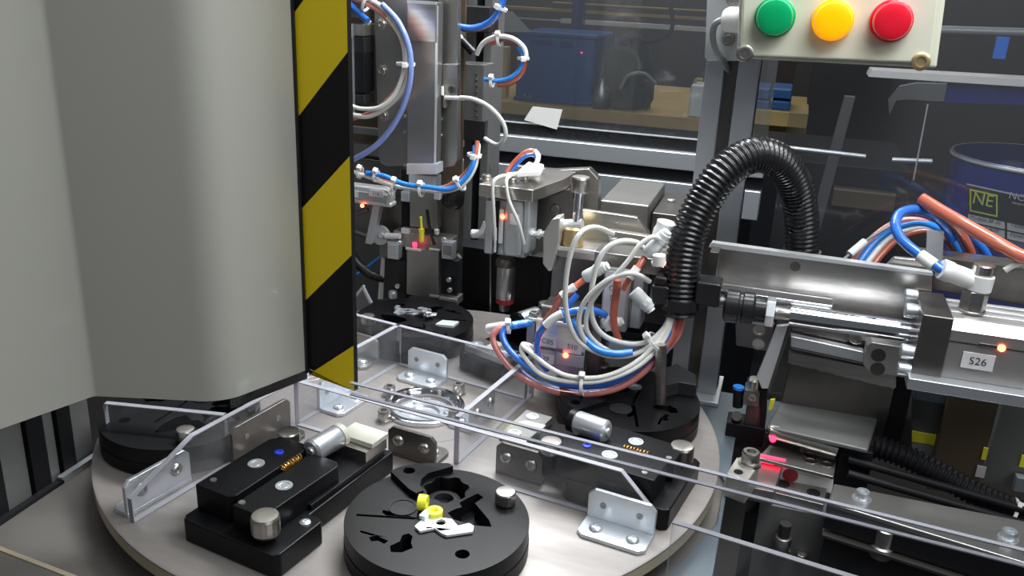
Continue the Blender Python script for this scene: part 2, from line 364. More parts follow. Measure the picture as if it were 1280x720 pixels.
# L brackets: foot on the dial, upright with two screws
def bracket(p, ang, label, L=40, foot=24, H=24, m='zinc', heads_back=True, group='bent steel L brackets on the dial'):
    t = thing('angle_bracket', label, 'bracket', (p[0], p[1], 0), ang, group)
    c = 4
    obj('foot', MB().plan([(-L/2+c, -foot), (L/2-c, -foot), (L/2, -foot+c), (L/2, 0), (-L/2, 0), (-L/2, -foot+c)], 0.1, 3.1), m, t, local=True, bev=0.5)
    up = [(-L/2, 0, 3.0), (L/2, 0, 3.0), (L/2, 0, H-c), (L/2-c, 0, H), (-L/2+c, 0, H), (-L/2, 0, H-c)]
    obj('upright', MB().prism([(x, y-3, z) for x, y, z in up], (0, 3, 0)), m, t, local=True, bev=0.5)
    for s in (-1, 1):
        mb = MB(); mb.lathe([(4.6, 0), (4.4, 1.0), (3.2, 2.3), (1.7, 2.6), (1.5, 1.3), (0.05, 1.3)], (s*L*0.27, -foot*0.6, 3.1), n=18); obj('button_screw', mb, 'zinc', t, local=True)
        if heads_back:
            mb = MB(); mb.lathe([(4.6, 0), (4.4, 1.0), (3.2, 2.3), (1.7, 2.6), (1.5, 1.3), (0.05, 1.3)], (s*L*0.27, 0.0, H*0.58), (0, 1, 0), n=18); obj('button_screw', mb, 'steel', t, local=True)
        mb = MB(); mb.lathe([(2.2, 0), (2.2, 0.5), (0.8, 0.5), (0.7, 0.1), (0.05, 0.1)], (s*L*0.27, -3.0, H*0.58), (0, -1, 0), n=14); obj('screw_end', mb, 'steel_g', t, local=True)
    return t
aw = math.radians(-9)
bracket((-20, 70.5), aw, 'bright zinc bracket behind the hub, facing the camera')
bracket((24, -67), math.radians(172), 'bracket with two screws and its shade painted dark, just in front of the hub ring', m='steel_d')  # darker metal stands in for the shaded side of this bracket
bracket((54, 6), math.radians(-98.5), 'zinc bracket at the right of the hub against the acrylic wall')
bracket((-73, -5), math.radians(79), 'zinc bracket at the left of the hub, half under the hazard stripe')
bracket((184, -91), math.radians(-8), 'white lit bracket at the front right of the dial, foot with two screws', L=46)
bracket((104, -62), math.radians(172), 'dark bracket upright beside the right clamp fixture', L=36, H=26, m='steel_d')
bracket((-109.5, -172), math.radians(-101), 'bracket with two screws at the far left end of the clear wall', L=52, H=26, foot=16, m='zinc')
bracket((-88, -88), math.radians(79.5), 'dark bracket behind the clear wall, below the cream cover', L=60, H=28, m='steel_d', foot=20)
bracket((-90, 82), math.radians(-9), 'bracket behind the hazard stripe at the rear left divider', L=36, m='steel_g')

# ------------------------------------------------------------------ ROUND NESTS
def knurled(o, r, h, m, parent, name='knob', local=True):
    mb = MB(); n = 36; q = []
    vs = []; fs = []
    prof = [(0.90, 0), (1.0, 0.12), (1.0, 0.86), (0.90, 0.97), (0.55, 1.0), (0.05, 0.985)]
    for j, (rr, hh) in enumerate(prof):
        for i in range(n):
            k = r*rr*(0.975 if (i % 2 and 0 < j < 3) else 1.0); a = 2*PI*i/n
            vs.append(Vector(o)+Vector((k*math.cos(a), k*math.sin(a), h*hh)))
    for j in range(len(prof)-1):
        for i in range(n): fs.append((j*n+i, j*n+(i+1) % n, (j+1)*n+(i+1) % n, (j+1)*n+i))
    fs.append(tuple(range(n))[::-1]); fs.append(tuple((len(prof)-1)*n+i for i in range(n)))
    mb.raw(vs, fs); return obj(name, mb, m, parent, local=local, sharp=25)
def nest(loc, rz, label):
    t = thing('round_nest', label, 'fixture', (loc[0], loc[1], 0.1), rz, 'round black nests on the dial')
    R = 57
    mb = MB(); mb.lathe([(R-1, 0), (R, 1), (R, 9.5), (R, 10)], (0, 0, 0), n=72); obj('body', mb, 'pom', t, local=True)
    # upper layer with pockets cut through to the body
    star = []
    for i in range(28):
        a = 2*PI*i/28; r = 15.0+(2.4 if (i//2) % 2 else 0); star.append((-6.5+r*math.cos(a)*0.85, 31+r*math.sin(a)*0.9))
    slot = [(-47, -16.5), (-47.5, -14.5), (-12.5, -5), (-12, -7)]
    blob = [(-12, -41), (-6, -39), (-2, -33), (-5, -29), (-6.5, -23), (-10, -21), (-12.5, -24), (-11.5, -30), (-15, -36)]
    blob2 = [(-30, -33), (-27, -36), (-23.5, -34), (-19, -35.5), (-18, -32), (-23, -31), (-27, -29.5)]
    side = [(9.5, 26), (14, 34), (19, 31), (16, 23), (30.5, 9), (34, 3), (23, 0.5), (10, 2), (4, 7), (7, 13), (10, 16), (7, 20)]
    hole = circ(27, -28, 4.2, 16)
    outer = circ(0, 0, R-0.4, 72)
    mb = MB(); mb.holed(outer, [star, slot, blob, blob2, side, hole], 10, 21.5); obj('top_layer', mb, 'pom', t, local=True, bev=0.5)
    # raised sector plate from the hub side
    lip = [(-46, 31), (-44, 36), (-38, 42.5), (-28, 49), (-14, 54.5), (-10, 52), (-16, 45), (-22, 38), (-23.5, 30), (-21.5, 23), (-17, 18), (-20, 13.5), (-26, 16)]
    mb = MB(); mb.holed(lip, [circ(-35, 36, 4.0, 14)], 21.6, 26); obj('raised_plate', mb, 'pom', t, local=True, bev=0.6)
    mb = MB(); mb.lathe([(11, 0), (11, 5), (9, 6), (6.5, 6), (6.5, 1), (0.1, 1)], (-7, 28, 10), n=28); obj('centre_boss', mb, 'pom_s', t, local=True)
    mb = MB(); mb.lathe([(9, 0), (9, 0.6), (7.6, 0.6), (7.4, 0.1), (0.1, 0.1)], (-24, 2, 21.6), n=28); obj('shallow_ring', mb, 'pom_s', t, local=True)
    knurled((34, 30, 21.6), 6.6, 9, 'steel', t)
    return t
nest((80, -154), 0.0, 'round black nest with pockets at the front of the dial, holding yellow bushings')
nestC = nest((-148, -98), math.radians(-90), 'round black nest half hidden beneath the cream cover at left')
nestE = nest((-64, 139), math.radians(180), 'round black nest at the rear left with bright metal clips on it')
nestG = nest((160, 55), math.radians(90), 'round dark nest at right under the white labelled cylinder')

# loose parts lying on the front nest
def at(loc, p): return (loc[0]+p[0], loc[1]+p[1], p[2])
NF = (80, -154)
mb = MB(); c = P(528, 634, z=24); mb.lathe([(5.2, 0), (5.2, 5.5), (2.3, 5.5), (2.3, 0)], (c.x-2.5, c.y, 27), (1, 0.15, 0), n=24, caps=False)
mb.raw([], []); obj('bushing', mb, 'yel', label='small yellow bushing standing on edge on the front nest', cat='bushing', group='yellow bushings')
mb = MB(); c = P(543, 642, z=24); mb.lathe([(2.1, 0), (5.0, 0), (5.2, 0.6), (5.2, 4.6), (4.7, 5), (2.4, 5), (2.1, 4.6), (2.1, 0)], (c.x, c.y, 21.8), (0, 0, 1), n=28, caps=False)
obj('bushing', mb, 'yel', label='small yellow bushing lying flat beside the metal clip', cat='bushing', group='yellow bushings')
def clip(p, rz, label, k=1.0, m='zinc_b'):
    t = thing('metal_clip', label, 'metal part', p, rz, 'stamped metal clips in the nests')
    o = [(-15, -6), (-13, 3), (-14, 9), (-9, 12), (-5, 8), (6, 9), (12, 3), (18, 8), (22, 6), (23, 0), (8, -9), (4, -8), (-2, -4), (-10, -10)]
    mb = MB(); mb.holed([(x*k, y*k) for x, y in o], [circ(0, 3, 3.2*k, 16)], 0, 2.0); obj('blade', mb, m, t, local=True, bev=0.4)
    mb = MB(); mb.plan([(-15*k, 2*k), (-10*k, 1*k), (-8*k, 9*k), (-13*k, 10*k)], 2, 5.0); obj('tab', mb, m, t, local=True, bev=0.5)
    return t
c = P(549, 659, z=22); clip((c.x, c.y, 21.7), math.radians(4), 'pale stamped metal clip beside the yellow bushings on the front nest', 0.92)
c = P(515, 388, z=24); tc_ = clip((c.x-4, c.y-3, 21.7), math.radians(20), 'shiny stamped metal clip lying on the rear left nest', 0.85, 'zinc')
c = P(530, 392, z=26); clip((c.x+4, c.y, 26.8), math.radians(140), 'second shiny clip on top of the clip on the rear nest', 0.65, 'zinc')
c = P(560, 405, z=22); obj('metal_clip', MB().plan([(c.x-9, c.y-9), (c.x+8, c.y-7), (c.x+9, c.y+6), (c.x-7, c.y+3)], 21.7, 24), 'zinc_b', label='small square clip at the right front of the rear left nest', cat='metal part', group='stamped metal clips in the nests')

# ------------------------------------------------------------------ CLAMP FIXTURES  (local: -y is outwards, origin on the dial)
def clamp_fixture(loc, rz, label, variant):
    t = thing('clamp_fixture', label, 'fixture', (loc[0], loc[1], 0.1), rz, 'black clamp fixtures on the dial')
    o = lambda n, mb, m, **k: obj(n, mb, m, t, local=True, **k)
    mb = MB(); mb.plan([(-39, -213), (-36, -217), (33, -217), (37, -213), (37, -176), (34, -173), (26, -173), (26, -84), (-22, -84), (-22, -140), (-34, -140), (-39, -145)], 0, 16); o('base', mb, 'pom', bev=1.2)
    mb = MB(); mb.plan([(-24, -170), (24, -170), (24, -92), (-20, -92)], 16, 20); o('rail', mb, 'pom', bev=0.5)
    mb = MB(); mb.plan([(-37, -205), (-11, -205), (-7, -201), (-7, -140), (-11, -132), (-32, -132), (-37, -140)], 16, 34); jaws = []; jaws.append(o('jaw', mb, 'pom', bev=0.8))
    mb = MB(); mb.plan([(-4, -208), (16, -208), (20, -204), (22, -140), (18, -136), (-4, -136)], 16, 32); jaws.append(o('jaw', mb, 'pom', bev=0.8))
    for x, y, z in ((-22, -168, 34), (8, -176, 32)):
        jw = jaws[0 if x < 0 else 1]; mb = MB(); mb.lathe([(5.4, 0), (5.4, 0.5), (3.7, 0.5), (3.5, 0.1), (2.4, 0.1), (2.2, 0.5), (0.1, 0.5)], (x, y, z), n=24); obj('jaw_screw', mb, 'zinc', jw, local=True)
    mb = MB(); mb.lathe([(3.2, 0), (3.0, 0.9), (1.6, 1.1), (1.4, 0.3), (0.05, 0.3)], (-19, -150, 34), n=18); o('marked_screw', mb, 'blue_s', label='screw with blue marking')
    for x, y, z in ((-31, -196, 34), (-1, -203, 32)):
        mb = MB(); mb.lathe([(2.2, 0), (2.0, 0.6), (0.1, 0.6)], (x, y, z), n=12); o('set_screw', mb, 'steel_g')
    mb = MB(); mb.lathe([(3.6, 0), (3.4, 1.0), (1.6, 1.8), (1.4, 0.8), (0.05, 0.8)], (29, -182, 16), n=16); o('base_screw', mb, 'zinc')
    mb = MB(); mb.lathe([(5, 0), (5, 5)], (20, -206, 16), n=16); o('knob_stem', mb, 'pom')
    knurled((20, -206, 20), 8.6, 13, 'steel', t)
    mb = MB(); mb.lathe([(5, 0), (5, 14)], (-30, -128, 16), n=16); o('knob_stem', mb, 'pom')
    knurled((-30, -128, 28), 7.6, 9, 'steel', t)
    # motor lying across the rails
    mb = MB(); mb.lathe([(0.1, 0), (3, 0), (3.2, 1.2), (6.6, 1.4), (8.2, 3), (8.2, 25), (7.4, 26.5), (0.1, 26.5)], (-4, -138, 33) if variant == 0 else (-4, -160, 40), (0.10, 1, 0), n=32); mc = o('motor_can', mb, 'zinc', label='bright cylindrical motor can')
    mb = MB(); mb.lathe([(8.4, 0), (8.4, 4), (6, 5), (0.1, 5)], (-1.4, -111.6, 33) if variant == 0 else (-1.4, -133.5, 40), (0.10, 1, 0), n=28); obj('motor_end_cap', mb, 'milky' if variant == 0 else 'pom', mc, local=True, label='plastic end cap of the motor')
    # spring between the jaws
    mb = MB(); pts = []
    for i in range(60):
        a = i*2*PI/8; pts.append((-5.5+1.9*math.cos(a), (-163 if variant == 0 else -190)+i*0.30, 33.0+1.9*math.sin(a)))
    mb.tube(pts, 0.55, 6, 2); o('spring', mb, 'copper', label='small copper coil spring')
    if variant == 0:
        mb = MB(); mb.plan([(-2, -112), (23, -112), (23, -88), (-2, -88)], 20, 28); o('nest_block', mb, 'steel')
        mb = MB(); mb.plan([(-5, -106), (24, -106), (24, -87), (-5, -87)], 28.1, 32); o('cover_plate', mb, 'milky', bev=0.5, label='milky translucent cover plate')
        mb = MB(); mb.plan([(-20, -112), (-6, -112), (-6, -96), (-20, -96)], 20, 26); o('side_block', mb, 'pom_s', bev=0.5)
    else:
        mb = MB(); mb.plan([(-24, -106), (20, -106), (20, -84), (-24, -84)], 20, 26)
        o('cover_plate', mb, 'steel_g', bev=0.5, label='grey steel plate with two screws')
        for x in (-17, 12):
            mb = MB(); mb.lathe([(5, 0), (5, 0.6), (3.2, 0.6), (3, 0.1), (0.1, 0.1)], (x, -93, 26), n=20); o('plate_screw', mb, 'zinc')
        mb = MB(); mb.plan([(-7, -108), (4, -108), (2, -92), (-5, -88)], 26, 27.2); o('wedge', mb, 'milky')
    return t
cf = math.radians(-10)
clamp_fixture((7, 3), cf, 'black clamp fixture at front left with bright motor and two knurled knobs', 0)
clamp_fixture((6, -11), math.radians(80), 'black clamp fixture at right below the hose bundle, behind the clear wall', 1)
clamp_fixture((-6, 5), math.radians(159), 'black clamp fixture at the back beneath the grey vertical cylinder', 1)

# ================================================================== COVER WITH HAZARD STRIPE
t = thing('machine_cover', 'large folded cream sheet metal cover filling the left of the view, striped edge', 'machine cover', (-90, -130, 60))
ZB, ZT = 60, 640
c0 = V(-205, -275, 0); c1 = V(-165, -161, 0); c2 = V(-81.5, -136, 0); c3 = V(-56.5, -70, 0)
def fillet(a, b, c, r, n=7):
    d1 = (a-b).normalized(); d2 = (c-b).normalized(); p = b+d1*r; q = b+d2*r
    return [(p*(1-s)**2+b*2*s*(1-s)+q*s*s) for s in [i/n for i in range(n+1)]]
line = [c0]+fillet(c0, c1, c2, 2.5)+fillet(c1, c2, c3, 16)+[c3]
th = 3
def ribbon(line, th, z0, z1):
    mb = MB(); L = len(line); ns = []
    for i in range(L):
        d = (line[min(i+1, L-1)]-line[max(i-1, 0)]).normalized(); ns.append(Vector((-d.y, d.x, 0)))
    vs = [p+Vector((0, 0, z)) for z in (z0, z1) for p in line]+[p+n*th+Vector((0, 0, z)) for z in (z0, z1) for p, n in zip(line, ns)]
    fs = []
    for i in range(L-1):
        fs += [(i, i+1, L+i+1, L+i), (2*L+i, 3*L+i, 3*L+i+1, 2*L+i+1), (i, 2*L+i, 2*L+i+1, i+1), (L+i, L+i+1, 3*L+i+1, 3*L+i)]
    fs += [(0, L, 3*L, 2*L), (L-1, 3*L-1, 4*L-1, 2*L-1)]
    return mb.raw(vs, fs)
obj('sheet', ribbon(line, th, ZB, ZT), 'cream', t, sharp=50)
# striped edge strip: yellow and black bands as printed tape on the edge panel
e0 = V(-55.6, -70.4, 0); e1 = V(-14.9, -78.2, 0)
d = (e1-e0).normalized(); nn = Vector((-d.y, d.x, 0))
if nn.dot(CAM-e0) > 0: nn = -nn
obj('edge_panel', MB().prism([e0+Vector((0, 0, 61)), e1+Vector((0, 0, 54.5)), e1+Vector((0, 0, ZT)), e0+Vector((0, 0, ZT))], nn*4), 'tblack', t)
def zon(u, v, p):        # height where the sight line of (u, v) meets the vertical through plan point p
    r = RX*(u-640)-RY*(v-360)-RZ*F; s = math.hypot(p.x-CAM.x, p.y-CAM.y)/math.hypot(r.x, r.y); return CAM.z+r.z*s
lz = [zon(384, 468, e0), zon(381, 375, e0), zon(375, 260, e0), zon(371, 145, e0), zon(366, 15, e0)]
rz_ = [zon(442, 432, e1), zon(440, 319, e1), zon(437, 195, e1), zon(433, 65, e1)]
per = (lz[-1]-lz[0])/4; rz_.append(rz_[-1]+per)
while lz[-1] < ZT: lz.append(lz[-1]+per); rz_.append(rz_[-1]+per)
tape = MB(); off = -nn*0.25
def cl(z): return min(z, ZT)
tape.raw([e0+off+V(0, 0, 61), e1+off+V(0, 0, 54.5), e1+off+V(0, 0, rz_[0]), e0+off+V(0, 0, lz[0])], [(0, 1, 2, 3)], 0)
for i in range(1, len(lz)-1, 2):
    tape.raw([e0+off+V(0, 0, cl(lz[i])), e1+off+V(0, 0, cl(rz_[i])), e1+off+V(0, 0, cl(rz_[i+1])), e0+off+V(0, 0, cl(lz[i+1]))], [(0, 1, 2, 3)], 0)
obj('yellow_stripes', tape, 'yellow', t, label='yellow bands of the hazard tape')
obj('edge_seal', MB().box((-58.5, -72.5, 58), (-55.6, -69, ZT)), 'rubber', t)
obj('lower_lip', MB().prism([(-81, -130, 52), (-58, -69, 52), (-60, -66, 52), (-84, -126, 52)], (0, 0, 8)), 'rubber', t)

# long clear guard strip across the front
t = thing('clear_guard_strip', 'long narrow clear strip running from the hazard stripe to the lower right edge', 'guard', (180, -110, 60))
a = P(438, 479, z=64); b = P(1340, 704, z=64); d = (b-a).normalized(); n = Vector((-d.y, d.x, 0))
obj('strip', MB().prism([a, b, b-V(0, 0, 9), a-V(0, 0, 9)], n*1.6), 'acr', t)
for zz in (0, -9):
    e = MB(); e.prism([a+V(0, 0, zz)-n*1.2, b+V(0, 0, zz)-n*1.2, b+V(0, 0, zz+0.8)-n*1.2, a+V(0, 0, zz+0.8)-n*1.2], n*3.0); obj('edge', e, 'acre_d', t)
t = thing('clear_guard', 'clear guard panel low at the front right corner, seen edge on', 'guard', (330, -190, 0))
a = P(840, 655, z=30); b = P(1130, 745, z=30); d = (b-a).normalized(); n = Vector((-d.y, d.x, 0))
obj('sheet', MB().prism([a, b, b-V(0, 0, 54), a-V(0, 0, 54)], n*4), 'acr', t)
obj('edge', MB().prism([a+V(0, 0, 0.2), b+V(0, 0, 0.2), b+V(0, 0, 1.0), a+V(0, 0, 1.0)], n*4), 'acre_d', t)

# ================================================================== ALUMINIUM FRAME
def profile(name, label, x0, y0, x1, y1, z0, z1, axis, slots, m='alu', cat='frame post', base=None):
    t = thing(name, label, cat, ((x0+x1)/2, (y0+y1)/2, z0)); return t
YC = 168
tcol = thing('aluminium_post', 'slotted aluminium post carrying the signal light box', 'frame post', (201, YC+22, -22))
xl = 192.0 + 4; 
cxa, cxb = 180.0, 222.5
obj('flange', MB().box((cxa, YC, -22), (cxa+15, YC+45, 640)), 'alu', tcol, bev=0.8)
obj('flange', MB().box((cxb-17, YC, -22), (cxb, YC+45, 640)), 'alu', tcol, bev=0.8)
obj('slot', MB().box((cxa+15, YC+10, -22), (cxb-17, YC+36, 640)), 'steel_d', tcol, label='dark slot of the post')
obj('side_groove', MB().box((cxb+0.01, YC+16, -22), (cxb+0.6, YC+27, 640)), 'black', tcol)
obj('foot_plate', MB().box((cxa-8, YC-16, -22), (cxb+4, YC+45, -18)), 'alu_w', tcol, bev=0.5)
YB = 560
tb = thing('aluminium_cross_beam', 'horizontal slotted aluminium beam across the back under the window', 'frame beam', (0, YB+20, 40))
def zat(u, v): return P(u, v, y=YB).z
zt, zs0, zs1, zb = zat(740, 180), zat(740, 201), zat(740, 217), zat(740, 252)
obj('upper_rail', MB().box((-420, YB, zs0), (230, YB+45, zt)), 'alu', tb, bev=1.5)
obj('slot', MB().box((-420, YB+10, zs1), (230, YB+40, zs0)), 'black', tb)
obj('lower_rail', MB().box((-420, YB, zb), (230, YB+45, zs1)), 'alu', tb, bev=1.5)
tb2 = thing('aluminium_post', 'dark aluminium post standing behind the rear machine column at centre left', 'frame post', (-110, 330, -22))
a = P(577, 300, y=330).x; b = P(606, 300, y=330).x
obj('flange', MB().box((a, 330, -22), (a+9, 372, 640)), 'greyp', tb2, bev=0.6)
obj('flange', MB().box((b-9, 330, -22), (b, 372, 640)), 'greyp', tb2, bev=0.6)
obj('slot', MB().box((a+9, 336, -22), (b-9, 366, 640)), 'black', tb2)
# windows: rear and right side
obj('window_1', MB().box((-420, YB+18, zt), (228, YB+22, 700)), 'glass', kind='structure')
obj('window_2', MB().box((250, YC+30, -20), (900, YC+34, 700)), 'glass', kind='structure')
t = thing('window_seal', 'dark rubber seal strip along the bottom of the rear window', 'seal', (0, YB+10, zt))
obj('seal', MB().box((-420, YB+12, zt), (228, YB+17.5, zt+16)), 'rubber', t)
obj('bright_lip', MB().box((-420, YB+11, zt+16), (228, YB+17.5, zt+17.2)), 'cyl', t)
p = P(682, 146, y=YB+14)
obj('paper_sheet', MB().front([(666, 133), (703, 137), (696, 162), (655, 150)], YB+9, 0.6), 'paper', label='white sheet of paper stuck low on the rear window', cat='paper')
obj('paper_sheet', MB().front([(640, 14), (664, 40), (600, 40), (600, 14)], YB+60, 1), 'greyp', label='grey triangular sheet behind the rear window, left of the blue crate', cat='panel')

# ================================================================== SIGNAL BOX
YS = 118
t = thing('signal_light_box', 'cream plastic box with green, amber and red lamps on the post', 'signal box', P(1050, 80, y=YS+30))
mb = MB(); outl = [(930, -70), (1189, -60), (1173, 84), (923, 72)]
mb.front([(926, -70), (1190, -60), (1171, 86), (921, 73)], YS+6, 50); obj('body', mb, 'cream_box', t, bev=2.5, seg=3)
mb = MB(); mb.front([(930, -70), (1182, -62), (1164, 80), (925, 70)], YS, 6.5); lid = obj('lid', mb, 'cream_box', t, bev=2, seg=3)
for u, v in ((931, 67), (1151, 77)):
    c = P(u, v, y=YS-0.3); mb = MB(); mb.lathe([(6.4, -2), (6.4, 0.8), (5.2, 1.4), (3.6, 1.4), (3.4, 0.2), (0.1, 0.2)], c, (0, -1, 0), n=20); obj('lid_screw', mb, 'brass' if u > 1000 else 'steel', lid)
for u, v, m, nm in ((969, 21, 'lampg', 'green round lens'), (1041, 25, 'lampa', 'amber round lens, lit'), (1114, 26, 'lampr', 'red round lens')):
    c = P(u, v, y=YS); mb = MB(); mb.lathe([(14.5, 0), (14.5, 2.5), (13.2, 3.4), (12.6, 3.4)], c, (0, -1, 0), n=32, caps=False)
    ring = obj('lamp_ring', mb, m, t)
    mb = MB(); mb.lathe([(12.9, 2.5), (12.9, 11), (11.9, 13), (9, 13.8), (5, 14.1), (0.1, 14.2)], c, (0, -1, 0), n=32, caps=False); obj('lamp_lens', mb, m, ring, label=nm)
t = thing('mounting_plate', 'white metal plate with two screws between signal box and post', 'plate', P(905, 40, y=YC-4))
mb = MB(); mb.front([(886, -60), (942, -60), (940, 76), (885, 76), (881, 72)], YC-4.5, 4); obj('plate', mb, 'alu_w', t, bev=0.4)
for u, v in ((911, 49), (917, 0)):
    mb = MB(); c = P(u, v, y=YC-4.6); mb.lathe([(5.5, 0), (5.5, 0.8), (4, 0.8)], c, (0, -1, 0), n=18); mb.cap(c+V(0, -0.8, 0), 3.8, 4, (0, -1, 0)); obj('screw', mb, 'steel', t)
c = P(908, 22, y=YC-18)
t = thing('cable_gland', 'white cable gland on the left side of the signal box', 'cable gland', c)
mb = MB(); mb.lathe([(3, 0), (8, 1), (9.5, 4), (9.5, 12), (10, 13), (10, 18)], P(905, 24, y=YC-26), (1, -0.35, 0), n=24); obj('nut', mb, 'white', t)
tube_thing('signal_cable', [(906, 24, YC-24), (894, 30, YC-24), (891, 46, YC-20), (895, 62, YC-16), (903, 74, YC-12), (910, 88, YC+6)], 2.6, 'gcable', 'grey cable curving down from the signal box into the post slot', 'cable')

# ================================================================== REAR LEFT PRESS COLUMN (over the rear left nest)
YT = 245
t = thing('rear_column_plate', 'tall warm grey steel plate with rounded lower corners behind the left hoses', 'machine column', P(515, 210, y=YT+6))
mb = MB(); mb.front([(463, -120), (512, -120), (510, 208), (483, 209), (475, 204), (473, 196)], YT, 10); obj('left_plate', mb, 'steel_g', t, bev=1)
mb = MB(); mb.front([(545, -120), (572, -120), (572, 200), (568, 208), (556, 210), (551, 208)], YT, 10); obj('right_plate', mb, 'steel_g', t, bev=1)
mb = MB(); mb.fb(500, -120, 556, 215, YT+9, 10); obj('back_rail', mb, 'steel_d', t)
for u, v in ((478, 30), (478, 88), (480, 145)):
    mb = MB(); c = P(u, v, y=YT-0.1); mb.lathe([(6, 0), (6, 1), (4.6, 1)], c, (0, -1, 0), n=20); mb.cap(c+V(0, -0.9, 0), 4.5, 3.5, (0, -1, 0)); obj('screw', mb, 'steel', t)
for v in (92, 145, 165, 206):
    mb = MB(); mb.cap(P(507, v, y=YT-0.1), 1.8, 2.4, (0, -1, 0), 10); obj('small_screw', mb, 'zinc', t)
    mb = MB(); mb.cap(P(551, v+4, y=YT-0.1), 1.8, 2.4, (0, -1, 0), 10); obj('small_screw', mb, 'zinc', t)
t = thing('press_slide', 'upright steel slide bar with bright bottom edge on the rear column', 'slide', P(527, 218, y=YT-20))
mb = MB(); mb.fb(509, 2, 546, 206, YT-22, 14); obj('bar', mb, 'steel_g', t, bev=0.6)
mb = MB(); mb.front([(508, 205), (546, 205), (546, 218), (508, 218)], YT-25, 17); obj('bottom_highlight', mb, 'alu_w', t, bev=0.4, label='bottom strip painted bright as a highlight')  # brighter material stands in for the highlight on the lower chamfer
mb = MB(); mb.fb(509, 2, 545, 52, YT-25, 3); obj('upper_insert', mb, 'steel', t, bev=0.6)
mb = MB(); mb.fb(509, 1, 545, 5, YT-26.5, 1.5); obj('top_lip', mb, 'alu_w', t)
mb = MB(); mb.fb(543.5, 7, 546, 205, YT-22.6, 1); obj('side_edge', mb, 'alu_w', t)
mb = MB(); mb.fb(511, 219, 545, 236, YT-14, 14); obj('neck', mb, 'zinc', t)
t = thing('sensor_bracket', 'small grey bracket with a hole on the right of the rear column', 'bracket', P(562, 130, y=YT-8))
mb = MB(); mb.front([(553, 80), (572, 80), (572, 122), (558, 124), (557, 136), (553, 134)], YT-8, 7.8); obj('plate', mb, 'steel', t, bev=0.6)
mb = MB(); mb.cap(P(565, 111, y=YT-8), 4, 2, (0, -1, 0)); obj('screw', mb, 'steel_d', t)
mb = MB(); mb.cyl(P(553, 108, y=YT-12), P(553, 119, y=YT-12), 1.6); obj('sensor', mb, 'white', t)
mb = MB(); mb.cyl(P(556, 122, y=YT-10), P(580, 123, y=YT-10), 2.2); obj('cable_plug', mb, 'alu_w', t)
# dark machine part seen left of the slide, beside the striped edge
t = thing('valve_block', 'dark stack of small valves beside the hazard stripe at upper left', 'valve block', P(447, 150, y=YT-14))
for v0, v1, m in ((-20, 22, 'steel_d'), (30, 45, 'steel_g'), (46, 66, 'pom_s'), (66, 116, 'black'), (118, 131, 'pom_s')):
    mb = MB(); mb.fb(436, v0, 455, v1, YT-14, 24); obj('valve', mb, m, t, bev=0.8)
mb = MB(); mb.fb(430, 30, 438.5, 150, YT-22, 8); obj('side_rail', mb, 'alu', t)
mb = MB(); mb.fb(430, 30, 438, 47, YT-24, 3); obj('white_plug', mb, 'white', t)
mb = MB(); mb.cyl(P(452, 20, y=YT-20), P(462, 29, y=YT-20), 2.6); obj('plug', mb, 'white', t)
t = thing('rear_brown_panel', 'brown lit back panel between the valve stack and the rear column', 'panel', P(460, 150, y=YT+40))
mb = MB(); mb.fb(425, -60, 580, 225, YT+46, 4)
obj('panel', mb, 'rp', t)
for v0, v1 in ((160, 168), (180, 194)):
    mb = MB(); mb.fb(437, v0, 474, v1, YT+20, 8); obj('cross_bar', mb, 'steel_g', t)

YG = 205
t = thing('gripper_head', 'steel gripper head standing over the rear left nest', 'gripper', P(530, 375, y=YG))
def gb(n, u0, v0, u1, v1, y, dy, m, **k): mb = MB(); mb.fb(u0, v0, u1, v1, y, dy); return obj(n, mb, m, t, bev=k.pop('bev', 0.5), **k)
gb('guide_block', 512, 237, 546, 285, YG+8, 16, 'steel_g')
gb('side_block', 546, 245, 573, 372, YG+22, 14, 'steel_d')
gb('side_block', 474, 247, 502, 372, YG+22, 14, 'steel_d')
gb('finger', 512, 285, 524, 312, YG+10, 8, 'steel_g'); gb('finger', 536, 285, 546, 308, YG+10, 8, 'black')
gb('slide_gap', 502, 250, 511, 285, YG+14, 8, 'black')
gb('bearing', 501, 240, 511, 252, YG+6, 8, 'alu'); gb('bearing', 501, 286, 511, 292, YG+6, 8, 'alu_w'); gb('screw_block', 542, 241, 550, 250, YG+4, 6, 'alu_w', bev=1)
gb('screw_block', 542, 287, 547, 294, YG+4, 6, 'alu_w', bev=1)
gb('jaw_plate', 492, 293, 566, 312, YG+8, 16, 'steel_g')
gb('front_block', 508, 312, 548, 371, YG-2, 16, 'steel_g', bev=0.8)
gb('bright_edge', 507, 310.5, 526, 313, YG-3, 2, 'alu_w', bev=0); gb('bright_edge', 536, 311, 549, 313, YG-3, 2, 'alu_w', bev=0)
gb('side_leg', 481, 325, 508, 372, YG+6, 14, 'pom_s'); gb('side_leg', 548, 325, 572, 372, YG+6, 14, 'pom_s')
gb('stop_block', 484, 303, 498, 324, YG-2, 10, 'alu'); gb('stop_block', 552, 303, 566, 324, YG-2, 10, 'alu')
gb('stop_face', 486, 306, 496, 320, YG-3, 1.2, 'cyl', bev=0); gb('stop_face', 554, 307, 564, 319, YG-3, 1.2, 'steel_g', bev=0)
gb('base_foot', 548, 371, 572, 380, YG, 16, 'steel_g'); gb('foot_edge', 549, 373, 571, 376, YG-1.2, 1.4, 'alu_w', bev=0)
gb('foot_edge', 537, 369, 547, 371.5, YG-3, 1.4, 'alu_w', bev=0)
mb = MB(); mb.cyl(P(526, 271, y=YG), P(527, 286, y=YG), 1.3); mb.cyl(P(527, 286, y=YG), P(527, 302, y=YG), 3.2, 2.2); obj('nozzle', mb, 'yel', t, label='small yellow nozzle')
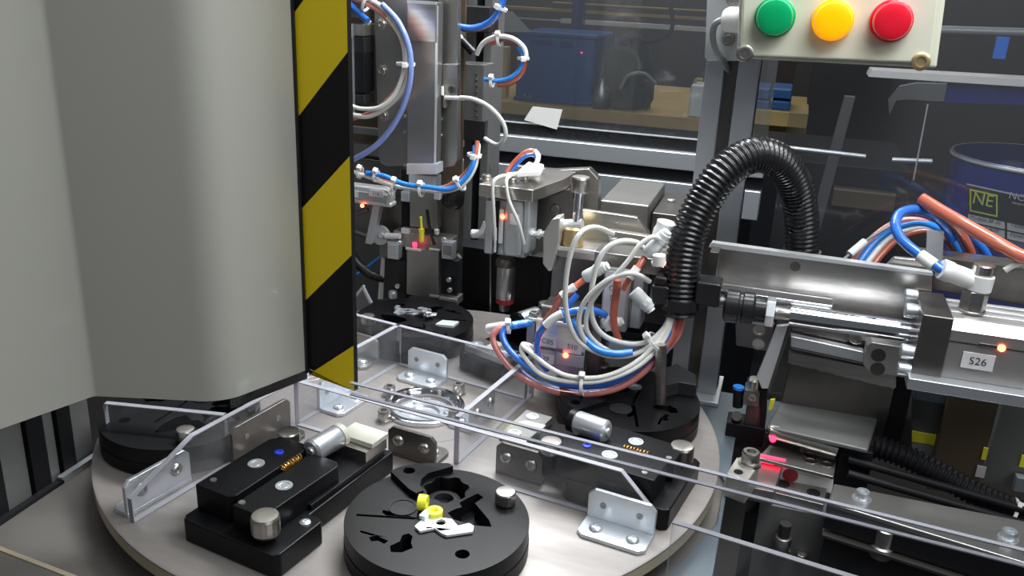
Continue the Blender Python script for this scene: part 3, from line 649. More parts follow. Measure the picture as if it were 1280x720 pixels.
mb = MB(); mb.cyl(P(517, 306, y=YG-1), P(520, 306, y=YG-1), 2.8); obj('red_light', mb, 'ledp', t, label='glowing pink red sensor light')
mb = MB(); mb.tube([P(534, 262, y=YG), P(537, 285, y=YG), P(543, 306, y=YG)], 1.8, 8); obj('black_hose', mb, 'rubber', t)
for u, v in ((491, 368), (562, 349), (500, 303), (556, 299), (563, 362), (498, 357)):
    mb = MB(); mb.cap(P(u, v, y=YG-1+4), 2.6, 3.5, (0, -1, 0), 12); obj('screw', mb, 'zinc', t)
mb = MB(); mb.cap(P(491, 372, y=YG-4), 4.6, 7); obj('screw', mb, 'zinc', t)
t = thing('air_bellows', 'dark round bellows between gripper and rear post', 'bellows', P(567, 262, y=YG+18))
mb = MB(); mb.lathe([(8, 0), (11, 4), (11, 22), (9, 26), (5, 27)], P(566, 258, y=YG+18), (0.1, -0.1, 1), n=24); obj('body', mb, 'rubber', t)
mb = MB(); mb.tube([P(574, 320, y=YG+18), P(562, 332, y=YG+18), P(564, 346, y=YG+18), P(572, 352, y=YG+18)], 3.5, 10); obj('elbow', mb, 'steel_g', t)

t = thing('small_cylinder', 'small horizontal aluminium cylinder with two labels beside the hazard stripe', 'cylinder', P(462, 258, y=YG-6))
mb = MB(); mb.fb(425, 233, 485, 240, YG-6, 14); obj('upper_barrel', mb, 'alu_w', t, bev=2)
mb = MB(); mb.fb(425, 240, 486, 250, YG-8, 16); obj('body', mb, 'cyl', t, bev=0.8)
mb = MB(); mb.fb(425, 250, 489, 256, YG-6, 14); obj('lower_barrel', mb, 'alu_w', t, bev=2)
for u0, u1 in ((427, 447), (461, 479)):
    mb = MB(); mb.fb(u0, 238, u1, 246, YG-8.5, 0.6); obj('paper_label', mb, 'label', t)
for u, s in ((437, 'C04'), (470, 'S16')): text('label_text', s, 'ink', t, P(u, 242, y=YG-8.7), (1, 0, 0), (0, 0, 1), 5)
mb = MB(); mb.lathe([(2, 0), (1.8, 1.2), (0.1, 1.8)], P(453, 257, y=YG-8), (0, -1, 0), n=12); obj('led', mb, 'led', t, label='lit red led')
mb = MB(); mb.tube([P(480, 237, y=YG-10), P(486, 243, y=YG-12), P(484, 253, y=YG-11)], 1.2, 8); mb.tube([P(483, 235, y=YG-12), P(490, 243, y=YG-13), P(482, 257, y=YG-12)], 1.0, 8); obj('wire_loop', mb, 'cable', t)
t = thing('linkage_lever', 'tilted grey steel lever with pivot screw left of the gripper', 'lever', P(467, 305, y=YG-4))
mb = MB(); mb.front([(466, 256), (475, 258), (464, 306), (456, 304)], YG-4, 10); obj('lever', mb, 'cyl', t, bev=0.6)
mb = MB(); mb.cyl(P(440, 288, y=YG), P(462, 296, y=YG), 3.2); mb.cyl(P(436, 270, y=YG), P(460, 262, y=YG), 2.4); obj('rod', mb, 'steel_d', t)
mb = MB(); mb.lathe([(10, 0), (10, 5)], P(477, 293, y=YG+8), (0, -1, 0), n=24); obj('pivot_disc', mb, 'cyl', t)
mb = MB(); mb.cap(P(477, 294, y=YG+3), 3, 2, (0, -1, 0), 12); obj('pivot_screw', mb, 'zinc', t)
mb = MB(); mb.cyl(P(482, 295, y=YG+2), P(500, 295, y=YG+2), 3.2); obj('pin', mb, 'alu_w', t)
t = thing('grey_wall_panel', 'grey panel behind lever and tubes at rear left', 'panel', P(460, 300, y=YT+30))
mb = MB(); mb.fb(425, 200, 500, 400, YT+32, 3); obj('panel', mb, 'greyp', t)
obj('white_wedge', MB().front([(477, 322), (481, 325), (479, 374), (472, 374)], YT-20, 3), 'white', label='thin white wedge standing behind the rear left nest', cat='wedge')
tube_thing('air_tube', [(436, 350, YT-10), (455, 337, YT-10), (477, 320, YT-10)], 1.7, 'blue_l', 'thin straight bright blue tube behind the lever', 'tube')
tube_thing('black_hose', [(436, 312, YT-20), (448, 330, YT-20), (462, 342, YT-20), (481, 349, YT-16)], 5, 'rubber', 'black hose sagging from hazard stripe to gripper', 'hose')
t = thing('clear_flap', 'small clear acrylic flap standing behind the rear left nest', 'guard', P(455, 400, y=150))
mb = MB(); mb.front([(440, 375), (452, 359), (463, 380), (463, 398), (440, 398)], 182, 3); obj('sheet', mb, 'acr', t)
mb = MB(); mb.front([(440, 373), (453, 357), (455, 359), (441, 377)], 181.8, 3.4); mb.front([(453, 357), (464, 379), (462, 380), (452, 360)], 181.8, 3.4); obj('edge', mb, 'acre', t)
# dark actuator behind window at the right of the column
t = thing('dark_actuator', 'dark grey upright actuator housing right of the rear column', 'actuator', P(592, 208, y=300))
mb = MB(); mb.fb(576, 8, 612, 40, 296, 30); obj('top_housing', mb, 'pom_s', t, bev=1)
mb = MB(); mb.fb(572, 80, 604, 176, 300, 30); obj('body', mb, 'greyp', t, bev=1)
mb = MB(); mb.fb(574, 150, 606, 176, 296, 10); obj('foot_block', mb, 'pom_s', t, bev=1)
mb = MB()
for k in range(9): mb.cyl(P(595, 92+k*7.5, y=299), P(597, 92+k*7.5, y=299), 1.2, n=8)
obj('dots', mb, 'steel_g', t)
mb = MB(); mb.cyl(P(572, 42, y=285), P(577, 50, y=285), 3.2); mb.cyl(P(577, 50, y=285), P(592, 66, y=285), 4.2); obj('plug', mb, 'rubber', t); mb = MB(); mb.cyl(P(571, 40, y=285), P(577, 49, y=285), 3.8); obj('plug_nut', mb, 'chrome', t)
obj('guide_rod', MB().cyl(P(613, 205, y=250), P(613, 392, y=250), 1.0, n=10), 'steel', label='thin upright steel rod left of the grey vertical cylinder', cat='rod')

# ================================================================== GREY VERTICAL CYLINDER OVER THE REAR CLAMP FIXTURE
YA = 142
t = thing('vertical_cylinder', 'grey square pneumatic cylinder hanging over the rear clamp fixture, red led lit', 'cylinder', P(632, 385, y=YA+15))
def ab(n, u0, v0, u1, v1, dy0, dy, m, **k): mb = MB(); mb.fb(u0, v0, u1, v1, YA+dy0, dy); return obj(n, mb, m, t, bev=k.pop('bev', 0.8), **k)
ab('body', 609, 250, 659, 321, 3, 34, 'cyl', bev=3)
ab('front_rib', 605, 250, 617, 318, -1, 12, 'cyl', bev=2); ab('front_rib', 629, 250, 652, 322, -2, 12, 'cyl', bev=3.5); ab('side_rib', 653, 250, 661, 318, 1, 12, 'cyl', bev=2)
ab('sensor_slot', 618, 252, 622, 318, -0.5, 5, 'black', bev=0); ab('sensor_strip', 623, 262, 628, 305, -2.5, 6, 'fit', bev=0.8); ab('sensor_strip', 617, 285, 620, 316, -2.5, 6, 'fit', bev=0.6)
mb = MB(); mb.lathe([(2.1, 0), (1.9, 1.2), (0.1, 2)], P(628.5, 271, y=YA-2.5), (0, -1, 0), n=14); obj('led', mb, 'led', t, label='lit red led')
mb = MB(); mb.fb(637, 268, 649, 281, YA-2.6, 0.6); obj('paper_label', mb, 'label', t)
ab('head_cover', 603, 241, 664, 250, -2, 40, 'cyl', bev=2.5)
mb = MB(); zt_ = P(630, 232, y=YA-6).z; a = P(598, 235, y=YA-6); b = P(666, 239, y=YA-6)
mb.plan([(a.x, YA-6), (b.x, YA-6), (b.x+14, YA+50), (b.x+16, YA+86), (a.x+36, YA+86), (a.x+6, YA+46)], zt_-12, zt_-1); obj('mounting_plate', mb, 'steel', t, bev=0.8)
for u, v in ((608, 225), (640, 229), (655, 226), (672, 218)):
    mb = MB(); c = P(u, v, z=zt_-1); mb.lathe([(6, 0), (6, 1), (4, 1)], c, n=18); mb.cap(c+V(0, 0, 1), 4.2, 4); obj('screw', mb, 'steel', t)
c = P(632, 322, y=YA+15); mb = MB(); mb.lathe([(7, 0), (9, -3), (9, -8), (6, -9)][::-1], c, n=24); obj('rod_nut', mb, 'steel_d', t)
mb = MB(); z0 = P(632, 334, y=YA+15).z; z1 = P(632, 372, y=YA+15).z
mb.lathe([(6.5, z0+3), (8.6, z0), (8.6, z1)], (c.x+1, c.y, 0), n=28); obj('steel_bush', mb, 'steel', t, label='turned steel bush')
z2 = P(632, 378, y=YA+15).z; mb = MB(); mb.lathe([(8.3, z1), (8.3, z2)], (c.x+1, c.y, 0), n=28)
obj('red_ring', mb, 'ringr', t, label='dark red ring')
z3 = P(632, 388, y=YA+15).z; mb = MB(); mb.lathe([(5.2, z2), (4.6, z3)], (c.x+1, c.y, 0), n=20); obj('tip', mb, 'steel', t)
mb = MB(); mb.cyl(P(590, 292, y=YA+8), P(607, 293, y=YA+8), 4); mb.tube([P(592, 294, y=YA+4), P(602, 290, y=YA+2), P(608, 278, y=YA+2)], 3, 10); obj('elbow_fitting', mb, 'fit', t)
t = thing('hex_bolt', 'bright hexagon bolt between grey vertical cylinder and chamfered steel plate', 'bolt', P(668, 292, y=YA+14))
mb = MB(); mb.cyl(P(660, 291, y=YA+14), P(668, 292, y=YA+14), 5.2, n=6); mb.cyl(P(668, 292, y=YA+14), P(690, 293, y=YA+14), 2.6); mb.cyl(P(672, 292, y=YA+14), P(676, 293, y=YA+14), 4.6, n=6); obj('shank', mb, 'alu_w', t)

# steel plates behind it
t = thing('steel_bracket_assembly', 'heavy steel plates and channel behind the knurled thumb screw', 'machine frame', P(760, 300, y=230))
mb = MB(); mb.front([(668, 214), (736, 211), (748, 224), (748, 300), (668, 300)], 232, 12); obj('chamfered_plate', mb, 'steel', t, bev=0.8)
mb = MB(); mb.front([(664, 252), (712, 236), (716, 300), (664, 320)], 196, 12); obj('arm_plate', mb, 'steel_d', t, bev=0.8)
mb = MB(); mb.cap(P(694, 262, y=195), 5, 3, (0, -1, 0)); obj('screw', mb, 'steel_d', t)
a = P(750, 250, y=225); b = P(812, 256, y=225); mb = MB(); mb.box((a.x, 225, a.z-60), (b.x, 330, a.z)); obj('channel', mb, 'steel_g', t, bev=2)
mb = MB(); mb.box((b.x+1, 240, a.z-70), (b.x+32, 330, a.z-10)); obj('side_channel', mb, 'steel_d', t, bev=1)
mb = MB(); c = P(815, 247, y=300); mb.cap((b.x+12, 290, a.z-10), 4, 3); obj('screw', mb, 'zinc', t)
mb = MB(); mb.box((P(690, 330, y=140).x, 140, P(690, 385, y=140).z), (P(840, 330, y=140).x, 230, P(690, 315, y=140).z)); obj('lower_beam', mb, 'steel_d', t, bev=1)
mb = MB(); mb.box((P(690, 330, y=180).x, 246, -24), (P(720, 330, y=180).x, 262, P(690, 330, y=180).z)); obj('support_leg', mb, 'black', t, bev=1)
mb = MB(); mb.box((P(560, 330, y=300).x, 262, -24), (P(690, 330, y=300).x, 290, 60)); obj('rear_foot', mb, 'black', t, bev=1)

t = thing('tool_table', 'flat steel tool plate with bright front lip, left of the corrugated hose', 'tool holder', P(760, 320, y=104))
z_ = P(750, 316, y=102).z; a = P(694, 308, y=102); b = P(838, 330, y=102)
mb = MB(); mb.plan([(a.x+3, 102), (b.x, 102), (b.x, 150), (a.x+18, 150), (a.x-2, 118), (a.x-2, 106)], z_-8, z_+1); obj('table_plate', mb, 'steel', t, bev=0.8)
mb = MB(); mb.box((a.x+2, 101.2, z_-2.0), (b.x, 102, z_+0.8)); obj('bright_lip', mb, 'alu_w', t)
mb = MB(); mb.front([(728, 262), (796, 272), (812, 292), (812, 322), (728, 308)], 136, 6); obj('back_plate', mb, 'steel', t, bev=0.8)
mb = MB(); mb.front([(760, 288), (812, 296), (812, 302), (760, 296)], 118, 8); obj('ledge', mb, 'steel', t, bev=0.6)
mb = MB(); mb.cap(P(766, 302, z=z_+1), 4, 4); obj('bolt', mb, 'zinc', t)
mb = MB(); mb.front([(679, 292), (690, 274), (700, 272), (699, 300), (690, 338), (686, 340), (678, 330)], 96, 16); obj('chamfered_cheek', mb, 'alu_b', t, bev=1.2)
mb = MB(); mb.cyl(P(694, 283, y=112), P(728, 281, y=112), 5.5); obj('cross_pin', mb, 'alu_w', t)
t = thing('thumb_screw', 'upright knurled thumb screw with brass collar', 'thumb screw', P(718, 300, y=112))
c = P(720, 286, y=112); zc = lambda v: P(720, v, y=112).z
mb = MB(); mb.lathe([(9.0, z_+1.2), (9.0, zc(285)), (7.5, zc(283))], (c.x-2, 112, 0), n=28); obj('collar', mb, 'brass', t)
mb = MB(); mb.cyl((c.x, 112, zc(285)), (c.x+1, 112, zc(236)), 4.0); obj('stem', mb, 'chrome', t)
knurled((c.x+1, 112, zc(239)), 8.0, 13, 'steel', t, 'head', local=False)

# ------------------------------------------------------------------ labelled cylinder + manifold over the right nest
YK = 70
t = thing('labelled_cylinder', 'pale grey square cylinder with printed label behind the white cable loops', 'cylinder', P(778, 425, y=YK))
mb = MB(); mb.fb(752, 335, 786, 415, YK, 26); obj('body', mb, 'cyl', t, bev=2)
mb = MB(); mb.fb(786, 335, 804, 412, YK+4, 22); obj('side_body', mb, 'cyl', t, bev=2)
mb = MB(); mb.fb(755, 340, 782, 398, YK-0.8, 1.2); obj('paper_label', mb, 'label', t)
text('label_text', 'C03', 'ink', t, P(769, 361, y=YK-1), (1, 0, 0), (0, 0, 1), 6); text('label_text', 'S11', 'ink', t, P(769, 373, y=YK-1), (1, 0, 0), (0, 0, 1), 6)
mb = MB(); mb.fb(786, 342, 790, 410, YK+3, 2); obj('slot', mb, 'steel_d', t)
mb = MB(); mb.fb(758, 415, 804, 424, YK+2, 22); obj('lower_ring', mb, 'black', t, bev=1)
mb = MB(); mb.fb(760, 424, 800, 444, YK+4, 18); obj('foot_block', mb, 'cyl', t, bev=1)
mb = MB(); mb.fb(742, 320, 830, 340, YK+2, 28); obj('top_block', mb, 'steel_d', t, bev=1)
mb = MB(); mb.fb(735, 395, 752, 470, YK+4, 20); obj('support', mb, 'steel_d', t, bev=1)
t = thing('manifold_block', 'steel block with four paper labels and a lit red led', 'manifold', P(700, 470, y=62))
YM = 62
mb = MB(); mb.fb(668, 402, 732, 470, YM, 30); obj('lower_body', mb, 'steel', t, bev=0.8)
mb = MB(); mb.fb(676, 388, 746, 402, YM+6, 26); obj('upper_body', mb, 'steel_d', t, bev=0.8)
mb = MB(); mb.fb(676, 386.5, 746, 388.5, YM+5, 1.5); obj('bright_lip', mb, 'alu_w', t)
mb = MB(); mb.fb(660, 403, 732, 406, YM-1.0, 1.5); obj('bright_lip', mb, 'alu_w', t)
mb = MB(); mb.fb(658, 404, 668, 434, YM+3, 18); obj('end_block', mb, 'steel_g', t, bev=0.6)
mb = MB(); mb.cap(P(667, 398, y=YM+8), 4.2, 6); obj('screw', mb, 'steel', t)
for u0, v0, u1, v1, s in ((674, 420, 695, 434, 'C05'), (704, 426, 727, 442, 'S10'), (672, 443, 692, 454, '29'), (674, 460, 696, 470, '')):
    mb = MB(); mb.fb(u0, v0, u1, v1, YM-0.7, 0.7); obj('paper_label', mb, 'label', t)
    if s: text('label_text', s, 'ink', t, P((u0+u1)/2, (v0+v1)/2, y=YM-0.9), (1, 0, -0.08), (0, 0, 1), 6)
mb = MB(); mb.fb(668, 436, 730, 440, YM-0.4, 1); obj('groove', mb, 'steel_d', t)
mb = MB(); mb.fb(695, 443, 730, 458, YM-1.2, 2); obj('sensor_bar', mb, 'cyl', t, bev=0.5)
mb = MB(); mb.lathe([(2.3, 0), (2, 1.2), (0.1, 2)], P(707, 444, y=YM-1.4), (0, -1, 0), n=14); obj('led', mb, 'led', t, label='lit red led')
obj('push_rod', MB().cyl(P(826, 430, y=48), P(825, 503, y=48), 4.6), 'steel', label='steel rod standing down onto the right round nest', cat='rod')
t = thing('nest_insert', 'dark raised insert plate with a lit edge on the right round nest', 'insert', P(845, 490, z=22))
mb = MB(); mb.plan([tuple(P(u, v, z=27)[:2]) for u, v in ((826, 470), (845, 462), (868, 476), (870, 490), (848, 486), (832, 490))], 21.7, 33); obj('plate', mb, 'pom_s', t, bev=0.8)
mb = MB(); mb.lathe([(6, 0), (6, 0.8), (3.6, 0.8), (3.4, 0.1), (0.1, 0.1)], P(793, 484, z=22), n=24); obj('screw_ring', mb, 'zinc', t)

# push-in fittings
def elbow(u0, v0, u1, v1, u2, v2, y, r, label, y2=None):
    t = thing('elbow_fitting', label, 'fitting', P(u0, v0, y=y), 0, 'grey push-in elbow fittings')
    a, b, c = P(u0, v0, y=y), P(u1, v1, y=y), P(u2, v2, y=y2 or y)
    mb = MB(); mb.lathe([(r*0.95, 0), (r*1.1, 1), (r*1.1, (a-b).length*0.5), (r, (a-b).length)], a, b-a, n=20); obj('collar', mb, 'fit', t)
    mb = MB(); mb.cyl(b+(b-a).normalized()*r*0.5, b-(b-a).normalized()*r*0.2, r*1.15, n=8); mb.cyl(b, c, r*1.05, r*0.95); obj('socket', mb, 'fit', t, bev=0.4)
    mb = MB(); mb.cyl(c, c+(c-b).normalized()*2.2, r*0.7); obj('release_ring', mb, 'white', t); return t
elbow(731, 347, 746, 338, 757, 333, 60, 4.6, 'upper left elbow fitting where the orange tube enters the cylinder')
elbow(757, 398, 762, 408, 775, 402, 58, 4.4, 'lower elbow fitting beside the cylinder label')
elbow(792, 364, 806, 378, 812, 386, 52, 5.0, 'elbow fitting pointing down right beside the black clamp')
elbow(810, 318, 826, 300, 832, 292, 60, 5.2, 'topmost elbow fitting at the top of the cable loops by the corrugated hose')
t = thing('cable_connector', 'white cable plug glowing red beside the corrugated hose', 'connector', P(824, 332, y=50))
mb = MB(); mb.cyl(P(824, 318, y=50), P(824, 332, y=50), 5.0); mb.cyl(P(815, 330, y=50), P(824, 328, y=50), 2.6); obj('plug', mb, 'white', t, bev=0.8)
mb = MB(); mb.cyl(P(829, 330, y=50), P(831, 331, y=50), 2.4); obj('red_light', mb, 'led', t, label='red glowing tip')
obj('white_boot', MB().lathe([(9, 0), (9, 5), (8, 8), (8.3, 12)], P(829, 296, y=80), (0.2, 0, 1), n=24), 'white', label='white round boot behind the top elbow fitting', cat='boot')

# ================================================================== CORRUGATED HOSE
def corrug(pitch, amp, r):
    def rf(path):
        out = [path[0]]; acc = 0
        step = pitch/4; i = 0; need = step
        for a, b in zip(path[:-1], path[1:]):
            L = (b-a).length; pos = 0
            while acc+(L-pos) >= step:
                pos += step-acc; out.append(a+(b-a)*(pos/L)); acc = 0
            acc += L-pos
        return out, [r+(amp if (k % 4) < 2 else -amp) for k in range(len(out))]
    return rf
t = thing('corrugated_hose', 'large black corrugated hose arching over the slide beside the post', 'hose', P(850, 388, y=70))
pts = [P(848, 392, y=66), P(851, 350, y=68), P(859, 300, y=72), P(876, 258, y=78), P(906, 215, y=88), P(942, 194, y=104), P(975, 203, y=122), P(995, 235, y=138), P(1002, 275, y=146), P(1002, 318, y=150)]
mb = MB(); mb.tube(pts, 12, 28, 30, rf=corrug(4.0, 0.8, 13.0)); obj('hose', mb, 'rubber', t, sharp=60)
t = thing('hose_clamp', 'black plastic clamp holding the corrugated hose at its lower end', 'clamp', P(850, 385, y=66))
def cbx(n, u0, v0, u1, v1, y, dy, m, bev=0.8): mb = MB(); mb.fb(u0, v0, u1, v1, y, dy); return obj(n, mb, m, t, bev=bev)
cbx('ear', 812, 358, 836, 382, 54, 22, 'rubber', 2); cbx('ear', 868, 354, 900, 384, 58, 22, 'rubber', 2)
cbx('jaw_cap', 817, 347, 834, 358, 56, 18, 'rubber', 2)
mb = MB(); c = P(849, 384, y=66); mb.lathe([(15.2, 0), (15.2, 8), (14.1, 8), (14.1, 0), (15.2, 0)], c, (P(853, 340, y=68)-P(848, 392, y=66)), n=28, caps=False); obj('clamp_ring', mb, 'rubber', t)
mb = MB(); mb.lathe([(15, 0), (15, 10)], P(1002, 318, y=150)-V(0, 0, 6), n=28); t2 = thing('hose_gland', 'dark gland where the corrugated hose ends behind the slide plate', 'gland', P(1002, 322, y=150)); obj('nut', mb, 'greyp', t2)
mb = MB(); mb.box((P(980, 330, y=140).x, 132, P(1000, 345, y=140).z), (P(1026, 330, y=140).x, 172, P(1000, 322, y=150).z)); obj('base', mb, 'cyl', t2, bev=1)

# ================================================================== HORIZONTAL SLIDE WITH PISTON ROD AT RIGHT
YR = 88
t = thing('slide_back_plate', 'long angled steel plate behind the chrome piston rod', 'plate', P(1020, 380, y=118))
za = P(1030, 330, y=118)
mb = MB(); mb.front([(898, 306), (1165, 345), (1165, 410), (898, 372)], 118, 6); obj('plate', mb, 'steel', t, bev=0.6)
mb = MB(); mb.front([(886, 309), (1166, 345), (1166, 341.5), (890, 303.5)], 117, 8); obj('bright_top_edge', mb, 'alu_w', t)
a = P(897, 353, y=117); b = P(1041, 372, y=117)
mb = MB(); mb.box((a.x, 102, a.z-9), (b.x, 117.9, a.z-1)); obj('ledge', mb, 'chrome', t, bev=0.8)
mb = MB(); mb.box((a.x-8, 101, a.z-12), (a.x-1, 124, za.z+3)); obj('end_cheek', mb, 'steel_d', t, bev=0.6)
mb = MB(); mb.lathe([(4, 0), (4, 0.6), (2.5, 0.6), (2.4, 0.1), (0.1, 0.1)], P(994, 333, y=118), (0, -1, 0), n=18); obj('hole', mb, 'steel_d', t)
c1_ = P(988, 392, y=YR); c2_ = P(1150, 418, y=YR); zr = (c1_.z+c2_.z)/2
t = thing('horizontal_cylinder', 'horizontal pneumatic cylinder with long chrome rod, red led and a label', 'cylinder', (c2_.x+60, YR, zr-34))
xr0 = c1_.x; xr1 = c2_.x
mb = MB(); mb.cyl((xr0, YR, zr), (xr1+3, YR, zr), 8.2, n=32); obj('piston_rod', mb, 'chrome', t)
mb = MB(); mb.lathe([(4.8, 0), (5.3, 1.0)]*6+[(4.8, 12)], (xr0-12, YR, zr), (1, 0, 0), n=18); obj('thread', mb, 'steel', t)
xa = P(958, 385, y=YR).x; mb = MB(); mb.cyl((xa, YR, zr), (xa+6.5, YR, zr), 12, n=6); obj('lock_nut', mb, 'zinc', t, bev=0.5)
x1_ = P(905, 380, y=YR).x; mb = MB(); mb.lathe([(9, 0), (13, 2), (13, 11), (12, 12), (12, 14), (13, 15), (13, 22), (10, 24), (10, 33)], (x1_, YR, zr), (1, 0, 0), n=32); obj('coupling', mb, 'rubber', t, label='black round rod coupling')
mb = MB(); mb.cyl((P(880, 368, y=YR).x, YR, zr+2), (x1_, YR, zr+2), 4.5); obj('coupling_neck', mb, 'steel_d', t)
# head, body
hx0 = P(1146, 430, y=60).x; hx1 = P(1186, 430, y=60).x; hz0 = P(1160, 476, y=60).z; hz1 = P(1160, 394, y=60).z
mb = MB(); mb.box((hx0, 60, hz0), (hx1, 116, hz1)); obj('cylinder_head', mb, 'steel_d', t, bev=1)
bz0 = P(1230, 484, y=62).z; bz1 = P(1230, 405, y=62).z
prof = [(62, bz0+3), (62, bz1-7), (68, bz1-1), (71, bz1), (105, bz1), (112, bz1-6), (114, bz1-9), (114, bz0+3)]
mb = MB(); mb.prism([(hx1, y, z) for y, z in prof], (140, 0, 0))
o_ = obj('barrel', mb, 'cyl2', t, bev=0.6)
mb = MB(); mb.prism([(hx1+0.2, 61.6, bz1-7.5), (hx1+0.2, 67.8, bz1-0.8), (hx1+0.2, 67.8, bz1-2), (hx1+0.2, 62.6, bz1-8)], (139, 0, 0)); obj('chamfer_highlight', mb, 'alu_w', t)  # pale strip laid over the barrel chamfer as its highlight
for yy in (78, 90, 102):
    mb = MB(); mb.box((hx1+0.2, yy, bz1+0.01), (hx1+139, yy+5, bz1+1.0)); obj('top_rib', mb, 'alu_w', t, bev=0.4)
zg = P(1200, 427, y=62).z; mb = MB(); mb.box((hx1+0.2, 61.7, zg-1), (hx1+139, 62.3, zg)); obj('sensor_groove', mb, 'steel_d', t)
mb = MB(); mb.box((P(1224, 430, y=61).x, 60.8, zg-1.2), (P(1248, 430, y=61).x, 62.5, zg+1.6)); obj('sensor', mb, 'steel_d', t, bev=0.4)
mb = MB(); mb.lathe([(2.6, 0), (2.4, 1.2), (0.1, 2.2)], P(1252, 435, y=61.8), (0, -1, 0), n=16); obj('led', mb, 'led', t, label='lit red led')
zl0, zl1 = P(1222, 462, y=61.5).z, P(1222, 442, y=61.5).z; lx0, lx1 = P(1202, 450, y=61.5).x, P(1243, 453, y=61.5).x
mb = MB(); mb.box((lx0, 61.2, zl0), (lx1, 62.2, zl1)); lab_ = obj('paper_label', mb, 'label', t, bev=0)
text('label_text', 'S26', 'ink', lab_, ((lx0+lx1)/2, 61.1, (zl0+zl1)/2), (1, 0, 0), (0, 0, 1), 8)
bzl = P(1230, 502, y=50).z; mb = MB(); mb.box((hx0-2, 50, bz0-6), (hx1+140, 118, bz0+2.8)); obj('base_plate', mb, 'alu', t, bev=0.8)
for u, v, yy in ((1151, 372, 100), (1150, 390, 84), (1137, 440, 66), (1134, 462, 64)):
    c = P(u, v, y=yy); mb = MB(); mb.lathe([(5.4, 0), (5.6, 3), (5.6, 8), (4.8, 9), (0.1, 9)], (hx0, c.y, c.z), (-1, 0, 0), n=20); obj('head_bolt', mb, 'zinc', t)
# fitting on top
t = thing('speed_controller', 'white and steel elbow speed controller on top of the horizontal cylinder', 'fitting', P(1216, 384, y=84))
c = V(P(1216, 381, y=84).x, 84, bz1+0.8); zz = lambda v: P(1218, v, y=84).z
mb = MB(); mb.cyl(c, (c.x, 84, zz(362)), 9, n=6); mb.lathe([(9.4, 0), (9.4, 2)], c, n=24); obj('hex_base', mb, 'steel', t, bev=0.6)
mb = MB(); mb.cyl((c.x+1, 84, zz(362)), (c.x+1.5, 84, zz(342)), 8.6); obj('elbow_body', mb, 'white', t, bev=0.8)
knurled((c.x+1.5, 84, zz(342)), 7.6, zz(328)-zz(342), 'steel', t, 'adjusting_knob', local=False)
mb = MB(); a = P(1176, 336, y=80); b = P(1214, 350, y=84); mb.lathe([(7.0, 0), (7.6, 1), (7.6, 7), (7.0, 8), (7.0, (b-a).length)], a, b-a, n=24); obj('inlet', mb, 'white', t)
# linear guide
t = thing('linear_guide', 'pale steel linear guide rail with bored end block below the piston rod', 'guide rail', P(1050, 440, y=104))
def lb(n, uv, y, dy, m, bev=0.5, **k): mb = MB(); mb.front(uv, y, dy); return obj(n, mb, m, t, bev=bev, **k)
lb('back_plate', [(990, 403), (1150, 432), (1150, 470), (990, 432)], 116, 6, 'steel_d')
lb('upper_strip', [(1062, 405), (1140, 420), (1140, 432), (1062, 424)], 112, 4, 'alu')
lb('rail', [(988, 420), (1080, 440), (1080, 456), (988, 436)], 104, 9, 'alu_w', 1)
lb('rail_groove', [(988, 433), (1080, 453), (1080, 455), (988, 435)], 103.6, 1, 'steel_d', 0)
lb('end_block', [(1083, 432), (1090, 428), (1138, 436), (1138, 474), (1086, 464), (1079, 456)], 98, 14, 'alu_b', 0.8)
for u, v in ((1098, 444), (1097, 461)):
    mb = MB(); mb.lathe([(5.4, 0), (5.4, 0.4), (3.9, 0.4), (3.7, -0.4+0.5), (1.6, 0.1), (1.6, 0.9), (0.1, 0.9)], P(u, v, y=98), (0, -1, 0), n=20); obj('screw', mb, 'steel_d', t)
mb = MB(); mb.cap(P(1070, 422, y=111), 5, 2, (0, -1, 0)); obj('screw', mb, 'steel', t)
random.seed(3); rag = [(985, 446)]+[(985+i*6, 452+i*1.45+random.uniform(-0.8, 0.8)) for i in range(23)]
lb('lower_plate', [(986, 440), (1120, 466), (1120, 484)]+[(u, v+2) for u, v in rag[::-1][:-1]], 108, 3, 'steel', 0)
lb('dark_web', [(988, 455), (1140, 482), (1140, 560), (968, 540)], 122, 5, 'steel_d')
t = thing('bored_plate', 'grey plate with two socket screws left of the diagonal strut', 'plate', P(942, 440, y=150))
mb = MB(); mb.front([(919, 400), (968, 406), (962, 440), (920, 432)], 150, 8)
obj('plate', mb, 'greyp2', t, bev=0.6)
for u, v in ((949, 413), (948, 430)):
    mb = MB(); mb.lathe([(5.2, 0), (5.2, 0.5), (3.4, 0.5), (3.2, 0.1), (0.1, 0.1)], P(u, v, y=150), (0, -1, 0), n=18); obj('screw', mb, 'steel', t)
t = thing('diagonal_strut', 'pale flat diagonal strut below the rod coupling', 'strut', P(965, 480, y=92))
mb = MB(); mb.front([(971, 408), (988, 406), (960, 486), (952, 486), (946, 470)], 94, 5); obj('bar', mb, 'alu_w', t, bev=0.6)
mb = MB(); mb.front([(985, 407), (990, 408), (962, 492), (960, 486)], 94, 16); obj('side_web', mb, 'steel_d', t)
mb = MB(); mb.fb(938, 401, 960, 406, 84, 10); obj('top_tab', mb, 'alu_w', t)

